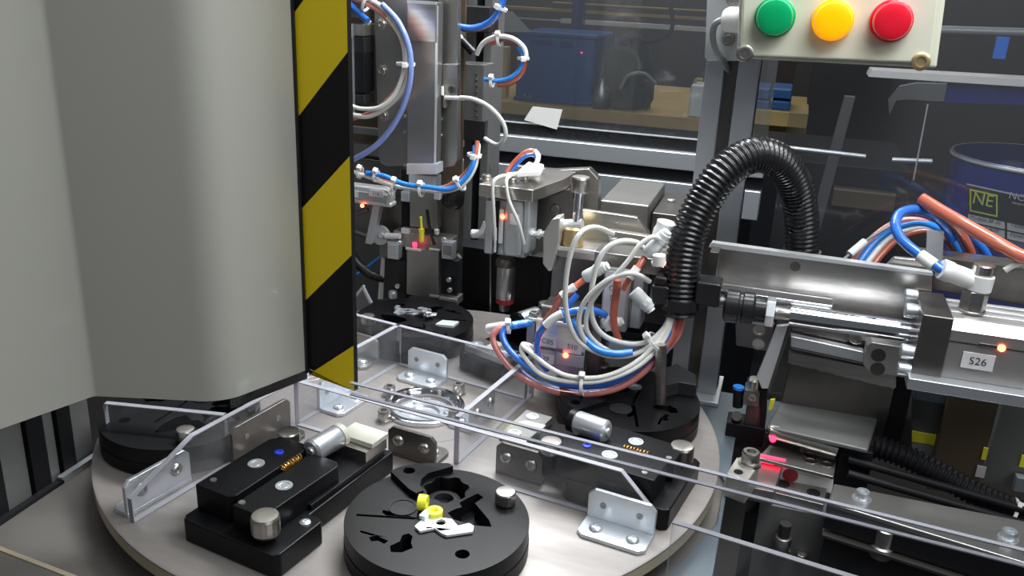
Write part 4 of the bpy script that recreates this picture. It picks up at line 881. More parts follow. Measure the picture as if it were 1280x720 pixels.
# valve with blue button
t = thing('hand_valve', 'small black valve with blue push button beside the post foot', 'valve', P(925, 560, y=100))
YV = 104
def vb(n, u0, v0, u1, v1, dy0, dy, m, bev=0.8, **k): mb = MB(); mb.fb(u0, v0, u1, v1, YV+dy0, dy); return obj(n, mb, m, t, bev=bev, **k)
vb('base', 906, 532, 955, 556, -2, 22, 'black'); vb('body', 932, 487, 950, 545, 2, 14, 'steel_d'); vb('clamp', 929, 488, 949, 508, -1, 16, 'greyp', 1)
mb = MB(); mb.lathe([(6, 0), (6, 8), (4.5, 9.5), (0.1, 9.5)], P(943, 480, y=YV+6)-V(0, 0, 4), n=20); obj('cap_nut', mb, 'steel', t)
mb = MB(); mb.cap(P(940, 497, y=YV-1), 3.4, 2, (0, -1, 0)); obj('screw', mb, 'steel', t)
mb = MB(); mb.cyl(P(922, 508, y=YV+5), P(923, 487, y=YV+5), 4.2); obj('button_stem', mb, 'black', t)
mb = MB(); mb.lathe([(4.6, 0), (4.6, 2.2), (3.2, 2.4), (1.5, 2.0), (0.1, 2.0)], P(923, 486, y=YV+5), n=20); obj('button', mb, 'blue_l', t, label='bright blue round button')
mb = MB(); mb.cyl(P(921, 520, y=YV-2), P(921, 520, y=YV+10), 4.2); obj('side_screw', mb, 'steel_d', t)
mb = MB(); mb.front([(949, 472), (956, 466), (960, 475), (958, 520), (955, 545), (950, 545)], YV, 8); obj('tall_blade', mb, 'black', t, bev=0.6)
obj('yellow_tag', MB().front([(963, 500), (969, 499), (965, 512), (960, 513)], YV+8, 2), 'yel', label='tiny yellow tag at the left of the dark sensor housing', cat='tag')

# sensor housing
t = thing('sensor_housing', 'dark flat topped steel housing with red lit gap, right of the valve', 'housing', P(1030, 560, y=80))
zq = P(1000, 530, y=88).z
tp = [P(u, v, z=zq) for u, v in ((958, 533), (1085, 562), (1100, 515), (984, 488))]
mb = MB(); mb.plan([p[:2] for p in tp], zq-4, zq); obj('top_plate', mb, 'greyp', t, bev=1.6, seg=3)
a, b = tp[0], tp[1]
mb = MB(); mb.fb(1046, 562, 1088, 616, a.y+2, 30); obj('black_block', mb, 'black', t, bev=1.5)
mb = MB(); mb.cyl(P(962, 538, y=a.y+4), P(1046, 562, y=a.y+4), 6.0); obj('bright_bar', mb, 'steel', t, label='rounded bright bar')
mb = MB(); mb.lathe([(2.6, 0), (2.4, 1), (0.1, 1.4)], P(966, 549, y=a.y-3), (0, -1, 0.2), n=14); obj('red_light', mb, 'ledp', t, label='small red light')
zw = P(1000, 575, y=72).z
mb = MB(); mb.plan([tuple(P(u, v, z=zw)[:2]) for u, v in ((947, 572), (1042, 596), (1046, 575), (962, 556))], zw-3, zw); obj('upper_steel', mb, 'steel_g', t, bev=0.6)
mb = MB(); mb.front([(948, 568), (982, 575), (981, 584), (947, 577)], 66, 1.4); obj('red_glow_strip', mb, 'ledp', t, label='red glowing strip light')
mb = MB(); mb.front([(950, 576), (1042, 598), (1040, 618), (951, 592)], 68, 14); obj('white_block', mb, 'white', t, bev=0.8)
mb = MB(); mb.lathe([(5.8, 0), (5.8, 0.6), (0.1, 0.6)], P(988, 594, y=67.8), (0, -1, 0), n=20); obj('dark_port', mb, 'ringr', t)
for u, v in ((1013, 576), (1033, 580), (1012, 569)):
    mb = MB(); mb.lathe([(5.2, 0), (5.2, 0.7), (3.6, 0.7), (3.4, 0.2), (0.1, 0.2)], P(u, v, z=zw), n=18); obj('screw', mb, 'steel', t)
zx = P(980, 615, y=50).z
mb = MB(); mb.plan([tuple(P(u, v, z=zx)[:2]) for u, v in ((918, 622), (965, 632), (975, 598), (948, 590))], -21.8, zx); obj('grey_block', mb, 'greyp2', t, bev=0.8)
mb = MB(); mb.plan([tuple(P(u, v, z=zx)[:2]) for u, v in ((966, 615), (1030, 631), (1034, 610), (975, 598))], zx-12, zx); obj('screw_plate', mb, 'steel_g', t, bev=0.6)
for u, v in ((979, 605), (1017, 616)):
    mb = MB(); mb.lathe([(5.2, 0), (5.2, 0.5), (0.1, 0.3)], P(u, v, z=zx), n=18); obj('screw_hole', mb, 'black', t)
mb = MB(); mb.fb(924, 640, 940, 740, 34, 20); obj('front_web', mb, 'black', t); mb = MB(); mb.fb(940, 636, 1035, 740, 40, 20); obj('front_plate', mb, 'greyp', t, bev=0.5)
t = thing('plunger', 'steel spring plunger on the dark front plate at bottom right', 'plunger', P(975, 690, y=36))
c = P(976, 690, y=34); mb = MB(); mb.lathe([(6, 0), (7, 1), (7, 12), (6, 14), (3, 15), (0.1, 15)], c, n=24); obj('body', mb, 'steel', t)
mb = MB(); mb.lathe([(4.5, 15), (4.5, 26)], c, n=20); obj('stem', mb, 'steel_d', t)
mb = MB(); mb.cap(P(1002, 696, y=36), 4, 3); obj('screw', mb, 'steel', t)
t = thing('locating_block', 'small steel block with large socket screw at the right edge of the dial', 'block', P(925, 600, z=-10))
zk = -2; mb = MB(); mb.plan([tuple(P(u, v, z=zk)[:2]) for u, v in ((908, 591), (935, 601), (950, 580), (921, 571))], -21.9, zk); obj('block', mb, 'alu_b', t, bev=0.8)
mb = MB(); c = P(937, 580, z=zk); mb.lathe([(8.5, 0), (8.5, 2), (6, 2)], c, n=24); mb.cap(c+V(0, 0, 2), 6.6, 9); obj('cap_screw', mb, 'steel', t)
mb = MB(); mb.lathe([(3.4, 0), (3.4, 0.4), (0.1, 0.2)], P(923, 590, z=zk), n=16); obj('screw_hole', mb, 'black', t)

# channel rail
t = thing('channel_rail', 'long dark steel rail with bright top running to the lower right corner', 'rail', (430, 10, -22))
zr2 = P(1045, 620, y=24).z
A, B = P(1035, 628, z=zr2), P(1290, 706, z=zr2); Cc, Dd = P(1300, 655, z=zr2), P(1042, 604, z=zr2)
mb = MB(); mb.plan([p[:2] for p in (A, B, Cc, Dd)], zr2-4, zr2); obj('top_flange', mb, 'steel_g', t, bev=1.2)
mb = MB(); mb.prism([A-V(0, 0, 4), B-V(0, 0, 4), B-V(0, 0, 22), A-V(0, 0, 22)], (0, 4, 0)); obj('front_web', mb, 'black', t)
mb = MB(); mb.prism([A-V(0, 6, 24), B-V(0, 6, 24), B-V(0, -4, 24), A-V(0, -4, 24)], (0, 0, -2)); obj('lower_flange', mb, 'steel_d', t)
mb = MB(); mb.prism([A-V(-2, -2, 26), B-V(0, -2, 26), B-V(0, -2, 70), A-V(-2, -2, 70)], (0, 4, 0)); obj('lower_web', mb, 'pom_s', t)
for u, v in ((1077, 624), (1260, 674)):
    c = P(u, v, z=zr2); mb = MB(); mb.lathe([(6.8, 0), (6.8, 1.2), (5, 1.2)], c, n=20); mb.cap(c+V(0, 0, 1.2), 5, 6); obj('cap_screw', mb, 'zinc', t)
c = P(1103, 682, y=8); mb = MB(); mb.lathe([(8, -8), (8, 0), (6.5, 1), (6.5, 14), (5, 15), (0.1, 15)], c, n=24); obj('adjusting_post', mb, 'steel_g', t)
t = thing('corrugated_hose', 'black corrugated hose lying flat behind the rail at lower right', 'hose', P(1180, 600, y=80))
mb = MB(); mb.tube([P(u, v, y=yy) for u, v, yy in ((1088, 556, 96), (1130, 570, 90), (1180, 595, 84), (1225, 620, 80), (1300, 650, 78))], 9, 20, 30, rf=corrug(4.4, 0.9, 9)); obj('hose', mb, 'black', t, sharp=60)
zip_tie(1262, 640, 78, (1, 0, -0.3), 11, 'white cable tie around the black hose at the lower right corner')
t = thing('dark_bar', 'long black bars lying parallel between hose and rail at right', 'bar', P(1160, 610, y=60))
for k, (v0, yy) in enumerate(((574, 70), (592, 58))):
    mb = MB(); mb.cyl(P(1060, v0, y=yy), P(1290, v0+66, y=yy), 3.2); obj('bar', mb, 'black', t)

# blocks seen below the cylinder
YU = 150
t = thing('support_frame', 'dark uprights below the horizontal cylinder with yellow marked blocks between', 'machine frame', P(1200, 560, y=YU))
def ub(n, u0, v0, u1, v1, dy0, dy, m, bev=0.5, **k): mb = MB(); mb.fb(u0, v0, u1, v1, YU+dy0, dy); return obj(n, mb, m, t, bev=bev, **k)
ub('left_upright', 1112, 470, 1134, 560, -30, 14, 'black'); ub('grey_block', 1132, 486, 1180, 575, 0, 20, 'greyp'); ub('upper_grey', 1142, 490, 1184, 503, -6, 6, 'base_blue')
ub('yellow_strip', 1132, 541, 1172, 554, -1.2, 1.2, 'yel', 0, label='yellow strip'); ub('pale_foot', 1132, 555, 1170, 572, -1.2, 1.2, 'alu', 0)
ub('dark_upright', 1172, 490, 1236, 620, -14, 12, 'rp'); ub('thin_upright', 1238, 498, 1243, 560, -4, 4, 'alu', 0); ub('right_block', 1240, 500, 1300, 610, 4, 20, 'greyp')
ub('yellow_strip', 1228, 560, 1234, 575, -15.5, 1.2, 'yel', 0); ub('yellow_strip', 1275, 571, 1300, 586, 2.6, 1.2, 'yel', 0)
ub('pale_bar', 1268, 600, 1310, 618, -6, 8, 'alu'); ub('white_foot', 1220, 583, 1232, 597, -15.6, 1.2, 'paper', 0)

# ================================================================== TUBES AND CABLES
YP = 60
G1 = 'hose bundle under the corrugated hose'
def bundle(ctr, offs, label_cat, group):
    pass
big = [(846, 398, 62), (836, 418, 58), (815, 448, 50), (786, 470, 42), (750, 484, 34), (705, 484, 30), (668, 470, 32), (641, 446, 40), (630, 425, 48), (637, 410, 54), (655, 406, 58)]
def shift(p, du, dv, dy): return [(u+du*k, v+dv*k, y+dy) for (u, v, y), k in zip(p, [0.3, 0.6]+[1]*(len(p)-4)+[0.6, 0.2])]
tube_thing('air_tube', [(842, 398, 62), (836, 424, 58), (812, 458, 50), (782, 481, 44), (745, 492, 38), (700, 491, 36), (655, 474, 38), (628, 448, 42), (616, 424, 46), (622, 412, 50), (630, 408, 54)], 2.7, 'pink', 'faded red tube forming the outermost low loop', 'tube', None)
tube_thing('air_tube', [(846, 398, 66), (832, 422, 56), (808, 450, 48), (778, 472, 42), (742, 482, 36), (702, 480, 34), (664, 462, 36), (637, 438, 42), (628, 418, 48), (637, 408, 54), (656, 405, 60)], 2.8, 'blue', 'bright blue tube running inside the faded red loop', 'tube')
tube_thing('air_tube', [(850, 396, 70), (834, 436, 62), (800, 468, 52), (760, 488, 46), (710, 489, 44), (670, 478, 44), (645, 458, 46)], 2.4, 'blue_p', 'pale blue tube low in the bundle behind the red one', 'tube')
for k, (m, l) in enumerate((('wcable', 'white cable in the big loop, upper one of the pair by the manifold'), ('wcable', 'white cable in the big loop, lower one of the pair by the manifold'))):
    d = k*6
    tube_thing('sensor_cable', [(838+k*3, 394, 58), (832, 415+d, 54), (812, 440+d, 46), (785, 459+d, 38), (748, 471+d, 32), (710, 471+d, 30), (680, 464+d, 32), (663, 450+d, 36), (653-k, 436+d*0.6, 40), (655, 430, 44), (664, 440, 46), (672, 448, 50)] if k else
               [(838, 394, 58), (830, 415, 54), (810, 440, 46), (783, 460, 38), (748, 472, 32), (710, 470, 30), (685, 458, 32), (666, 443, 36), (655, 434, 40), (654, 430, 44), (662, 432, 48), (670, 437, 56)], 1.9, m, l, 'cable')
tube_thing('sensor_cable', [(766, 292, 90), (745, 284, 60), (727, 290, 40), (714, 315, 34), (707, 355, 32), (709, 395, 32), (722, 425, 34), (745, 440, 36), (772, 446, 40), (800, 440, 46), (822, 422, 52), (838, 396, 60)], 2.0, 'cable', 'grey white cable making the tallest loop above the manifold', 'cable')
tube_thing('sensor_cable', [(806, 312, 66), (795, 303, 58), (775, 302, 50), (757, 312, 44), (745, 335, 40), (739, 370, 40), (741, 400, 42), (756, 420, 44), (785, 430, 46), (812, 426, 50), (830, 410, 56), (840, 392, 60)], 2.1, 'cable', 'grey white cable making the middle loop near the top elbow', 'cable')
tube_thing('sensor_cable', [(832, 308, 62), (818, 296, 52), (800, 306, 46), (786, 325, 42), (768, 345, 38), (752, 360, 38), (736, 385, 38), (733, 410, 38), (745, 428, 40), (765, 440, 42), (780, 444, 46)], 1.8, 'cable', 'thin pale cable crossing from top elbow down to the middle loop', 'cable')
tube_thing('sensor_cable', [(812, 352, 54), (798, 344, 46), (782, 342, 40), (760, 350, 36), (740, 366, 34), (727, 385, 34), (724, 408, 34), (735, 430, 36), (757, 442, 38)], 2.0, 'cable', 'pale cable arching over the labelled cylinder', 'cable')
tube_thing('air_tube', [(772, 350, 56), (770, 368, 56), (767, 390, 54), (768, 408, 54), (773, 424, 56)], 3.0, 'red', 'red brown tube hanging straight in front of the labelled cylinder', 'tube')
tube_thing('air_tube', [(733, 348, 60), (722, 356, 56), (710, 366, 52), (700, 372, 52), (694, 385, 54), (684, 398, 58), (677, 414, 60)], 2.8, 'orange', 'orange tube with white sleeve from the upper left elbow to the manifold', 'tube')
obj('marker_sleeve', MB().cyl(P(719, 358, y=54), P(702, 370, y=51.5), 3.3), 'white', label='white marker sleeve on the orange tube', cat='sleeve')
tube_thing('air_tube', [(806, 322, 60), (797, 335, 54), (786, 350, 50), (780, 362, 50)], 2.7, 'orange', 'short orange tube below the topmost elbow fitting', 'tube')
obj('marker_sleeve', MB().cyl(P(797, 334, y=53), P(787, 348, y=49.5), 3.2), 'white', label='white marker sleeve below the topmost elbow fitting', cat='sleeve')
tube_thing('air_tube', [(722, 368, 60), (712, 380, 56), (706, 392, 56), (707, 402, 58)], 2.6, 'blue', 'short blue tube behind the orange tube above the manifold', 'tube')
tube_thing('air_tube', [(757, 394, 58), (742, 388, 50), (722, 388, 42), (700, 394, 38), (685, 404, 36), (674, 418, 36), (671, 436, 38), (676, 452, 42), (684, 462, 48)], 2.8, 'blue', 'dark blue tube curling round the label plates of the manifold', 'tube')
obj('marker_sleeve', MB().tube([P(703, 392, y=37.5), P(692, 398, y=36), P(682, 407, y=35.5)], 3.4, 12), 'white', label='white marker sleeve on the dark blue curled tube', cat='sleeve')
tube_thing('air_tube', [(672, 414, 40), (670, 430, 38), (675, 448, 40), (690, 462, 46)], 1.6, 'pink', 'thin pink tube inside the curled blue tube', 'tube')
tube_thing('air_tube', [(715, 400, 44), (728, 420, 38), (745, 436, 36), (768, 442, 38), (790, 440, 44)], 3.0, 'blue_l', 'light blue tube under the grey cable loops', 'tube')
obj('push_in_end', MB().cyl(P(611, 411, y=62), P(630, 408, y=56), 4.2), 'white', label='white plastic tube end where the outer loop returns', cat='fitting')
obj('blue_connector', MB().cyl(P(640, 407, y=55), P(664, 403, y=66), 3.4), 'blue_l', label='light blue sleeve where the big loop enters the manifold', cat='sleeve')
for k, (du, dy) in enumerate(((-4, 0), (0, 5), (5, 2), (9, 8))):
    tube_thing('air_tube', [(846+du, 386, 64+dy), (845+du*0.9, 402, 62+dy), (836+du, 424, 58+dy), (818+du*0.6, 446, 54+dy), (798, 462, 50+dy)], 2.4, ['red', 'cable', 'red', 'pink'][k],
               ['red brown tube leftmost below the hose clamp', 'pale cable between two red tubes below the hose clamp', 'red brown tube second below the hose clamp', 'faded red tube rightmost below the hose clamp'][k], 'tube' if k != 1 else 'cable')
zip_tie(728, 480, 34, (1, 0.1, 0.05), 8.5, 'white cable tie around the big loop at its lowest point', (0, -0.5, 1))
zip_tie(820, 428, 52, (-0.7, 0, -0.8), 8.5, 'white cable tie around the bundle right below the hose clamp', (-0.8, -0.5, 0.5))
zip_tie(636, 409, 54, (1, 0.2, 0.1), 4.5, 'small white cable tie near the light blue sleeve', (0, -0.6, 1))
# cables on the vertical cylinder
tube_thing('sensor_cable', [(634, 219, 150), (622, 222, 136), (616, 232, 130), (617, 262, 130), (619, 300, 134)], 1.6, 'cable', 'grey cable running down the left face of the vertical cylinder', 'cable')
tube_thing('sensor_cable', [(640, 219, 150), (633, 226, 134), (636, 250, 130), (648, 278, 130), (655, 305, 134)], 1.6, 'cable', 'grey cable crossing the right face of the vertical cylinder', 'cable')
tube_thing('sensor_cable', [(634, 219, 150), (655, 216, 160), (668, 208, 170), (673, 196, 176), (669, 189, 182)], 2.2, 'white', 'white cable rising to the red and blue arc above the steel plate', 'cable')
tube_thing('air_tube', [(633, 216, 170), (642, 203, 176), (655, 191, 180), (666, 188, 184), (671, 193, 188)], 2.0, 'red', 'red brown tube arching above the vertical cylinder', 'tube')
tube_thing('air_tube', [(638, 216, 174), (648, 203, 180), (658, 195, 184), (667, 194, 188), (672, 200, 190)], 1.8, 'blue', 'blue tube arching above the vertical cylinder', 'tube')
obj('white_clip', MB().plan([tuple(P(u, v, z=P(670, 215, y=165).z)[:2]) for u, v in ((645, 222), (676, 220), (680, 212), (660, 208))], P(670, 215, y=165).z, P(670, 215, y=165).z+5), 'white', bev=1.2, label='flat white plastic clip on top of the vertical cylinder plate', cat='clip')
# upper left loops
YL = 200
for pts, r, m, l, c in (
    ([(432, -4, YL), (455, 3, YL-2), (480, 20, YL-4), (500, 48, YL-6), (506, 78, YL-6), (500, 105, YL-4), (485, 125, YL-2), (465, 140, YL), (436, 150, YL+4)], 2.3, 'pink', 'red tube of the big loop beside the hazard stripe', 'tube'),
    ([(432, -12, YL), (460, -2, YL-2), (488, 18, YL-6), (507, 48, YL-9), (512, 80, YL-9), (506, 108, YL-6), (488, 130, YL-2), (462, 145, YL), (436, 143, YL+4)], 2.5, 'wcable', 'white cable outermost of the big loop beside the hazard stripe', 'cable'),
    ([(436, 131, YL-4), (452, 136, YL-6), (475, 134, YL-8), (492, 120, YL-8), (502, 98, YL-8), (506, 72, YL-8), (500, 45, YL-8), (484, 22, YL-6)], 2.1, 'wcable', 'second white cable of the loop, inner and lower', 'cable'),
    ([(478, 6, YL-4), (498, 28, YL-12), (511, 60, YL-12), (513, 95, YL-12), (505, 130, YL-10), (488, 162, YL-8), (465, 186, YL-6), (436, 202, YL-2)], 2.9, 'blue_p', 'pale blue tube sweeping down from the loop to the hazard stripe', 'tube'),
    ([(436, 4, YL-2), (446, 14, YL-4), (460, 26, YL-8)], 3.0, 'blue', 'short blue tube at the top beside the hazard stripe', 'tube'),
    ([(438, 214, YL-16), (460, 221, YL-18), (490, 232, YL-20), (525, 237, YL-22), (560, 239, YL-22), (582, 228, YL-20), (594, 208, YL-16), (598, 184, YL-10), (596, 178, YL-4)], 2.0, 'wcable', 'white cable in the sagging bundle across the press slide', 'cable'),
    ([(458, 216, YL-20), (480, 220, YL-22), (505, 230, YL-26), (535, 234, YL-28), (562, 236, YL-28), (580, 224, YL-24), (591, 206, YL-20), (594, 182, YL-12)], 2.5, 'blue_l', 'bright blue tube in the sagging bundle across the press slide', 'tube'),
    ([(440, 214, YL-14), (462, 221, YL-16), (490, 230, YL-18), (520, 236, YL-18), (555, 234, YL-18), (578, 220, YL-18), (592, 202, YL-18), (597, 176, YL-12)], 2.2, 'orange', 'orange tube in the sagging bundle across the press slide', 'tube'),
    ([(572, 33, YL+60), (590, 35, YL+58), (608, 30, YL+56), (622, 17, YL+54), (632, -8, YL+52)], 3.2, 'blue', 'thick blue tube rising at the top right of the rear column', 'tube'),
    ([(576, 37, YL+62), (594, 37, YL+60), (612, 30, YL+58), (625, 15, YL+56), (633, -8, YL+54)], 2.2, 'red', 'thin red tube rising beside the thick blue one', 'tube'),
    ([(596, 68, YL+70), (604, 54, YL+66), (620, 46, YL+62), (640, 48, YL+60), (655, 60, YL+60), (658, 75, YL+60)], 2.4, 'cable', 'pale cable over the top of the small ring of tubes', 'cable'),
    ([(612, 55, YL+68), (630, 49, YL+66), (648, 56, YL+64), (656, 72, YL+64), (652, 92, YL+64), (638, 104, YL+64), (622, 106, YL+66)], 2.6, 'red', 'red brown tube of the small ring in front of the blue crate', 'tube'),
    ([(606, 99, YL+66), (622, 101, YL+64), (638, 97, YL+62), (650, 86, YL+62), (654, 70, YL+62), (648, 58, YL+62)], 2.2, 'blue_l', 'bright blue tube of the small ring in front of the blue crate', 'tube'),
    ([(575, 122, YL+10), (592, 124, YL+8), (612, 134, YL+8), (628, 152, YL+12), (632, 170, YL+16), (622, 181, YL+24), (606, 173, YL+34)], 2.1, 'cable', 'thin pale cable looping from the small grey bracket', 'cable')):
    tube_thing('air_tube' if c == 'tube' else 'sensor_cable', pts, r, m, l, c)
for u, v, y, ax, r, l in ((459, 4, YL-3, (1, 0, -0.5), 7.5, 'white cable tie at the top of the big loop'), (507, 80, YL-8, (0, 0, 1), 8, 'white cable tie at the right of the big loop beside the press slide'),
    (450, 216, YL-15, (1, 0, -0.2), 5, 'white cable tie on the sagging bundle nearest the hazard stripe'), (470, 220, YL-20, (1, 0, -0.2), 5, 'white cable tie where the bright blue tube starts'),
    (493, 232, YL-22, (1, 0, -0.2), 6, 'white cable tie left of the press slide'), (527, 237, YL-24, (1, 0, 0), 6, 'white cable tie in front of the press slide foot'),
    (576, 230, YL-22, (1, 0, 0.6), 6, 'white cable tie at the right bend of the sagging bundle'), (593, 194, YL-16, (0.1, 0, 1), 6, 'white cable tie on the rising end of the sagging bundle'),
    (627, 10, YL+54, (0.5, 0, 1), 5, 'white cable tie on the thick blue tube at the top'), (624, 50, YL+64, (1, 0, 0.1), 5, 'white cable tie at the top of the small tube ring'),
    (654, 73, YL+62, (0, 0, 1), 5, 'white cable tie at the right of the small tube ring'), (615, 103, YL+65, (1, 0, 0), 4.5, 'white cable tie at the lower end of the small tube ring')):
    zip_tie(u, v, y, ax, r, l)
# right hand tubes
for pts, r, m, l in (
    ([(1180, 339, 80), (1165, 329, 84), (1145, 315, 92), (1126, 298, 104), (1119, 280, 118), (1126, 266, 132), (1146, 262, 146), (1168, 270, 156), (1182, 284, 160), (1190, 300, 165)], 3.9, 'blue', 'blue tube curving up from the white speed controller'),
    ([(1300, 328, 92), (1272, 318, 100), (1240, 300, 108), (1208, 282, 120), (1180, 266, 134), (1152, 249, 148)], 5.2, 'orange', 'thick orange tube crossing to the right edge of the picture'),
    ([(1062, 332, 150), (1080, 308, 160), (1102, 288, 168), (1126, 276, 172), (1152, 276, 174), (1176, 290, 176)], 2.6, 'pink', 'faded red tube, outermost of the arched bundle behind the slide'),
    ([(1070, 334, 150), (1088, 309, 160), (1108, 291, 168), (1130, 281, 172), (1155, 279, 174), (1186, 296, 176), (1204, 330, 176)], 3.2, 'blue_l', 'light blue tube in the middle of the arched bundle'),
    ([(1079, 336, 150), (1096, 313, 160), (1114, 296, 168), (1136, 287, 172), (1160, 285, 174), (1186, 300, 176)], 2.4, 'wcable', 'white tube inside the arched bundle'),
    ([(1086, 338, 150), (1102, 318, 160), (1120, 301, 168), (1142, 291, 172), (1166, 290, 174), (1190, 306, 176), (1200, 332, 176)], 2.9, 'orange', 'orange red tube, innermost of the arched bundle'),
    ([(1172, 262, 150), (1196, 284, 158), (1212, 310, 162), (1218, 335, 166)], 3.4, 'red', 'red brown tube dropping behind the white speed controller'),
    ([(1184, 268, 156), (1212, 292, 164), (1232, 316, 168), (1240, 336, 170)], 3.4, 'blue', 'blue tube dropping behind the white speed controller')):
    tube_thing('air_tube', pts, r, m, l, 'tube')
obj('marker_sleeve', MB().cyl(P(1150, 319, y=89.5), P(1168, 332, y=83), 4.7), 'white', label='white marker sleeve on the blue tube near the speed controller', cat='sleeve')
obj('marker_sleeve', MB().cyl(P(1062, 318, y=140), P(1081, 302, y=150), 3.2), 'white', label='white sleeve on a thin wire left of the arched bundle', cat='sleeve')
tube_thing('sensor_cable', [(1052, 326, 136), (1062, 318, 140), (1081, 302, 150), (1100, 290, 158), (1125, 276, 165)], 1.2, 'gcable', 'thin grey wire with a white sleeve at the arched bundle', 'cable')
tube_thing('sensor_cable', [(1256, 338, 100), (1270, 330, 100), (1296, 322, 100)], 2.4, 'cable', 'pale cable end at the right edge above the cylinder', 'cable')
a = P(1200, 340, y=150); t = thing('rear_channel', 'steel channel behind the horizontal cylinder at the right edge', 'channel', a)
mb = MB(); mb.front([(1150, 318), (1300, 336), (1300, 385), (1150, 360)], 134, 14); obj('channel', mb, 'steel_d', t, bev=0.8)
mb = MB(); mb.front([(1150, 316), (1300, 334), (1300, 338), (1150, 320)], 133, 16); obj('bright_edge', mb, 'steel', t)
mb = MB(); mb.front([(1108, 332), (1118, 322), (1150, 325), (1156, 333), (1156, 345), (1108, 340)], 128, 5); obj('chamfered_tab', mb, 'steel', t, bev=0.5)
obj('upright_strap', MB().front([(1159, 288), (1180, 290), (1178, 332), (1157, 330)], 131, 3), 'cyl', label='pale upright strap behind the blue tube sleeve', cat='strap')

# ================================================================== WORKSHOP BEYOND THE WINDOWS
YW = 1500
def wb(n, u0, v0, u1, v1, y, dy, m, label, cat, group=None, bev=2): mb = MB(); mb.fb(u0, v0, u1, v1, y, dy); return obj(n, mb, m, label=label, cat=cat, group=group, bev=bev)
t = thing('work_bench', 'yellow edged bench beyond the rear window carrying the blue crate', 'bench', P(760, 180, y=YW))
a = P(560, 132, y=YW); b = P(1010, 150, y=YW); zb_ = P(690, 132, y=YW).z
mb = MB(); mb.box((a.x, YW, zb_-30), (b.x, YW+600, zb_)); obj('bench_top', mb, 'wood', t, bev=2)
mb = MB(); mb.box((a.x, YW+30, zb_-700), (b.x, YW+560, zb_-31)); obj('cabinet', mb, 'black', t, bev=2)
cr = thing('blue_crate', 'large blue plastic crate on the bench, seen through the rear window', 'crate', P(695, 132, y=YW+40))
ca, cb = P(645, 90, y=YW+40), P(742, 90, y=YW+40); ct = P(695, 42, y=YW+40).z
mb = MB(); mb.box((ca.x, YW+40, zb_+0.5), (cb.x, YW+260, ct)); obj('body', mb, 'bluebox', cr, bev=6)
for z_a, z_b in ((ct-8, ct+2), (zb_+0.6, zb_+10)): mb = MB(); mb.box((ca.x-3, YW+34, z_a), (cb.x+3, YW+64, z_b)); obj('rim', mb, 'bluebox', cr, bev=3)
for u0, v0, u1, v1 in ((700, 52, 716, 60), (664, 50, 690, 56)): mb = MB(); mb.fb(u0, v0, u1, v1, YW+37, 6); obj('grip', mb, 'navy', cr, bev=1)
for u, v, s in ((656, 122, '2 1'),): text('chalk_mark', s, 'limegreen', cr, P(u+3, v, y=YW+38), (1, 0, 0), (0, 0, 1), 18)
mb = MB(); mb.cyl(P(727, 66, y=YW+38), P(727, 66, y=YW+34), 2.2, n=8); obj('red_light', mb, 'ledp', cr)
cr2 = thing('blue_crate', 'stack of small blue crates behind the post, right of it', 'crate', P(965, 140, y=YW-100))
for u0, v0, u1, v1 in ((938, 110, 962, 124), (964, 111, 990, 124), (938, 125, 962, 138), (964, 126, 988, 138)): mb = MB(); mb.fb(u0, v0, u1, v1, YW-100, 120); obj('bin', mb, 'bluebox', cr2, bev=4)
mb = MB(); mb.fb(934, 139, 1010, 158, YW-120, 160); obj('yellow_board', mb, 'wood', cr2, bev=2)
wb('cardboard_strip', 613, 58, 633, 124, YW+60, 30, 'card', 'upright strip of cardboard left of the blue crate', 'cardboard')
wb('upright_pole', 716, -60, 730, 42, YW+300, 40, 'navy', 'dark blue pole rising behind the blue crate', 'pole')
t = thing('grey_canister', 'pale grey canister with a yellow handle beside the post, beyond the window', 'canister', P(875, 139, y=YW+40))
b1 = P(862, 120, y=YW+10); b2 = P(892, 120, y=YW+10); bt = P(875, 106, y=YW+10).z
obj('body', MB().box((b1.x, YW+10, zb_+0.5), (b2.x, YW+80, bt)), 'fit', t, bev=6)
obj('handle', MB().tube([(b1.x+6, YW+30, bt-1), (b1.x+10, YW+30, bt+9), (b1.x+24, YW+30, bt+9)], 4, 8), 'wood', t)
t = thing('storage_rack', 'tall rack with long yellowish rails far behind the blue crate', 'rack', P(760, 140, y=YW+760))
for k, (u0, v0, u1, v1, m) in enumerate(((600, 14, 900, 18, 'wood'), (700, 29, 900, 35, 'alu_w'), (690, 8, 900, 10, 'wood'), (600, 22, 700, 24, 'alu'))):
    mb = MB(); mb.fb(u0, v0, u1, v1, YW+740, 30); obj('rail', mb, m, t, bev=1)
for u in (602, 896):
    x_ = P(u, 100, y=YW+760).x; obj('post', MB().box((x_-12, YW+770, -879), (x_+12, YW+800, P(u, -40, y=YW+760).z)), 'greyp', t)
# dark bag
bg = thing('dark_bag', 'dark green slumped bag on the bench right of the blue crate', 'bag', P(780, 138, y=YW+60))
mb = MB(); c = P(780, 138, y=YW+80); c.z = zb_+7; vs = []; n = 24; rows = [(60, 0), (66, 20), (62, 70), (52, 110), (40, 140), (30, 160), (8, 172)]
mb.lathe([(r*1.0, h) for r, h in rows], c, (0.05, 0, 1), n=n)
for i, p in enumerate(mb.v): p += Vector((math.sin(i*1.7)*4, math.cos(i*2.3)*4-0, math.sin(i*0.9)*3))
obj('body', mb, 'bag', bg)
mb = MB(); mb.tube([P(775, 112, y=YW+10), P(785, 95, y=YW), P(805, 92, y=YW), P(820, 105, y=YW+10)], 4, 8); obj('handle_loop', mb, 'gcable', bg)
mb = MB(); mb.tube([P(800, 52, y=YW+60), P(825, 50, y=YW+50), P(840, 35, y=YW+50), P(838, 5, y=YW+60)], 5, 8); obj('strap', mb, 'black', bg)
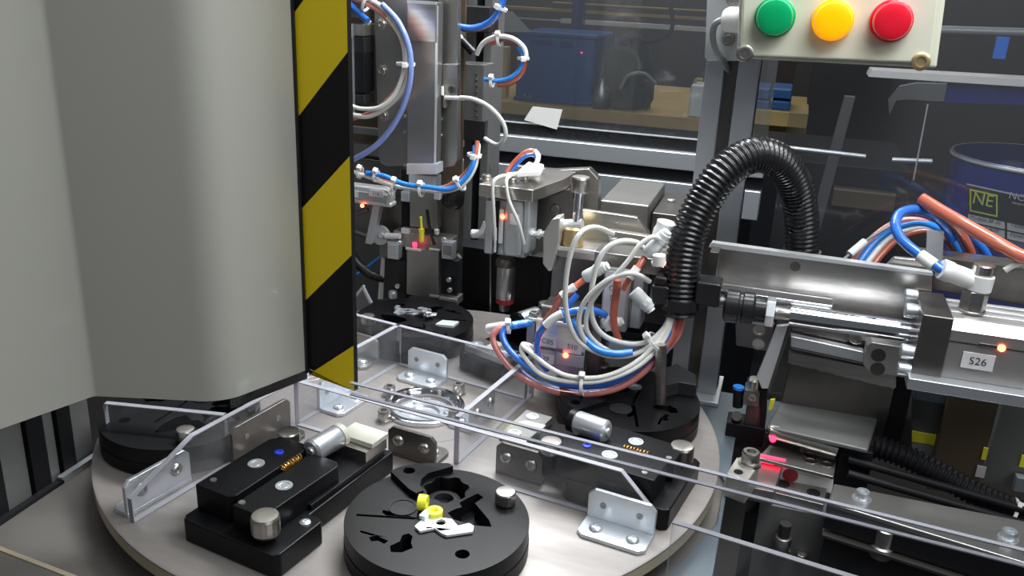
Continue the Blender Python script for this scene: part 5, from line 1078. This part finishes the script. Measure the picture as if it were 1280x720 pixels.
b1 = P(752, 110, y=YW+20); obj('grey_bottle', MB().lathe([(18, 0), (19, 4), (19, 45), (8, 60), (8, 70)], (b1.x, YW+22, zb_+0.5), n=24), 'greyp2', label='pale grey bottle between blue crate and dark bag', cat='bottle')
# right side
YD = 700
t = thing('blue_drum', 'dark blue steel drum with a printed name plate behind the right window', 'drum', P(1250, 330, y=YD+150))
DR = 118; zt2 = P(1262, 216, y=YD+150-DR).z
cx_ = P(1290, 250, y=YD+150).x
mb = MB(); mb.lathe([(DR, -320), (DR, 0), (DR+2, 2), (DR+2, 5), (DR-3, 5), (DR-5, -20), (0.1, -22)], (cx_, YD+150, zt2), n=64); obj('body', mb, 'navy', t)
mb = MB(); mb.lathe([(DR+1, -2), (DR+3, 0), (DR+3, 2.5), (DR+1, 5.5), (DR-2, 4)], (cx_, YD+150, zt2), n=64, caps=False); obj('rim', mb, 'cyl', t, label='pale bare metal rim')
def drumpt(u, v, r):       # point of the drum's side seen at a pixel
    d = (RX*(u-640)-RY*(v-360)-RZ*F); o = CAM-Vector((cx_, YD+150, 0)); A_ = d.x*d.x+d.y*d.y; B_ = 2*(o.x*d.x+o.y*d.y); C_ = o.x*o.x+o.y*o.y-r*r
    return CAM+d*((-B_-math.sqrt(max(B_*B_-4*A_*C_, 0)))/(2*A_))
def patch(n, u0, v0, u1, v1, r, m, sl=0.22):
    mb = MB(); N = 8; vs = []
    for j in (0, 1):
        for i in range(N+1):
            u = u0+(u1-u0)*i/N; v = (v0, v1)[j]+sl*(u-1208); p = drumpt(u, v, r); vs.append(p)
    mb.raw(vs, [(i, i+1, N+2+i, N+1+i) for i in range(N)]); return obj(n, mb, m, t)
patch('name_plate', 1209, 230, 1310, 290, DR+1, 'plate_blk')
patch('plate_border', 1208, 229, 1310, 231, DR+1.4, 'plate_wh')
patch('green_logo_field', 1212, 235, 1247, 263, DR+1.4, 'limegreen'); patch('logo_inner', 1214, 237, 1245, 261, DR+1.6, 'plate_blk')
for v0 in (267, 278): patch('plate_field', 1210, v0, 1256, v0+9, DR+1.4, 'plate_wh'); patch('plate_field', 1259, v0, 1305, v0+9, DR+1.4, 'plate_wh')
def dtext(s, m, u, v, size):
    p = drumpt(u, v, DR+2); q = drumpt(u+12, v+2.6, DR+2); text('plate_text', s, m, t, p, q-p, (0, 0, 1), size, 0.6)
dtext('NE', 'limegreen', 1229, 250, 24); dtext('NC', 'plate_wh', 1271, 246, 13); dtext('equipment', 'plate_wh', 1276, 255, 5)
dtext('Modello BF 30', 'ink', 1232, 275, 7); dtext('2.4kW', 'ink', 1240, 287, 7); dtext('Tension', 'ink', 1276, 283, 8); dtext('Potenza', 'ink', 1276, 295, 8)
t = thing('pale_shelf', 'long pale shelf edge crossing behind the right window below the signal box', 'shelf', P(1180, 105, y=YD+100))
mb = MB(); mb.front([(1090, 88), (1400, 106), (1400, 116), (1240, 106), (1086, 96)], YD+100, 60); obj('edge', mb, 'paper', t)
obj('dark_blue_shelf', MB().front([(1184, 105), (1400, 112), (1400, 135), (1180, 128)], YD+110, 100), 'navy', label='dark blue box side below the pale shelf edge at right', cat='box')
mb = MB(); mb.front([(1146, 104), (1184, 105), (1180, 127), (1160, 126), (1135, 124), (1120, 126), (1112, 143), (1111, 125), (1125, 108)], YD+60, 12); obj('hanging_cloth', mb, 'greyp2', label='grey cloth hanging under the pale shelf edge', cat='cloth')
obj('slanting_post', MB().front([(1056, 121), (1069, 122), (1014, 330), (1000, 330)], YD+40, 20), 'greyp2', label='slanting grey post behind the right window', cat='post')
for k, (a_, b_) in enumerate((((985, 185), (1082, 196)), ((1115, 200), (1165, 202)), ((940, 30), (1400, 44)))):
    c1, c2 = P(*a_, y=YD+150+k*150 if k == 2 else YD-60), P(*b_, y=YD+150+k*150 if k == 2 else YD-60)
    obj('thin_bar', MB().cyl(c1, c2, 3.2 if k < 2 else 7), 'alu' if k < 2 else 'cyl', label=['thin bright bar above the corrugated hose arch', 'short thin bar left of the blue drum', 'long grey bar high behind the right window'][k], cat='bar')
obj('thin_wire', MB().cyl(P(1160, 130, y=YD-80), P(1142, 225, y=YD-80), 1.0, n=8), 'cyl', label='thin upright wire left of the blue drum', cat='wire')
wb('blue_rag', 1244, 46, 1260, 74, YD+100, 10, 'blue', 'small blue rag high behind the right window', 'rag', None, 1)
wb('machine_bed', 940, 205, 1130, 330, YD+260, 300, 'black', 'black machine bed low behind the right window', 'machine bed')
wb('brown_board', 1040, 240, 1120, 262, YD+228, 30, 'rp', 'brown board in front of the black machine bed', 'board')
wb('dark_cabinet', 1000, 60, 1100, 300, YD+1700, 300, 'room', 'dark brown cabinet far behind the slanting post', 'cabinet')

t = thing('front_trim', 'tan edged plate corner at the bottom left corner of the picture', 'trim plate', P(40, 715, z=-10))
q = [P(u, v, z=-8) for u, v in ((-30, 672), (18, 690), (100, 722), (130, 760), (-40, 760))]
obj('plate', MB().plan([p[:2] for p in q], -24.5, -8), 'base', t, bev=1)
obj('tan_edge', MB().prism([q[0]-V(0, 0, 0.2), q[2]-V(0, 0, 0.2), q[2]-V(0, 3, 0.2), q[0]-V(0, 3, 0.2)], (0, 0, 0.9)), 'rim', t)
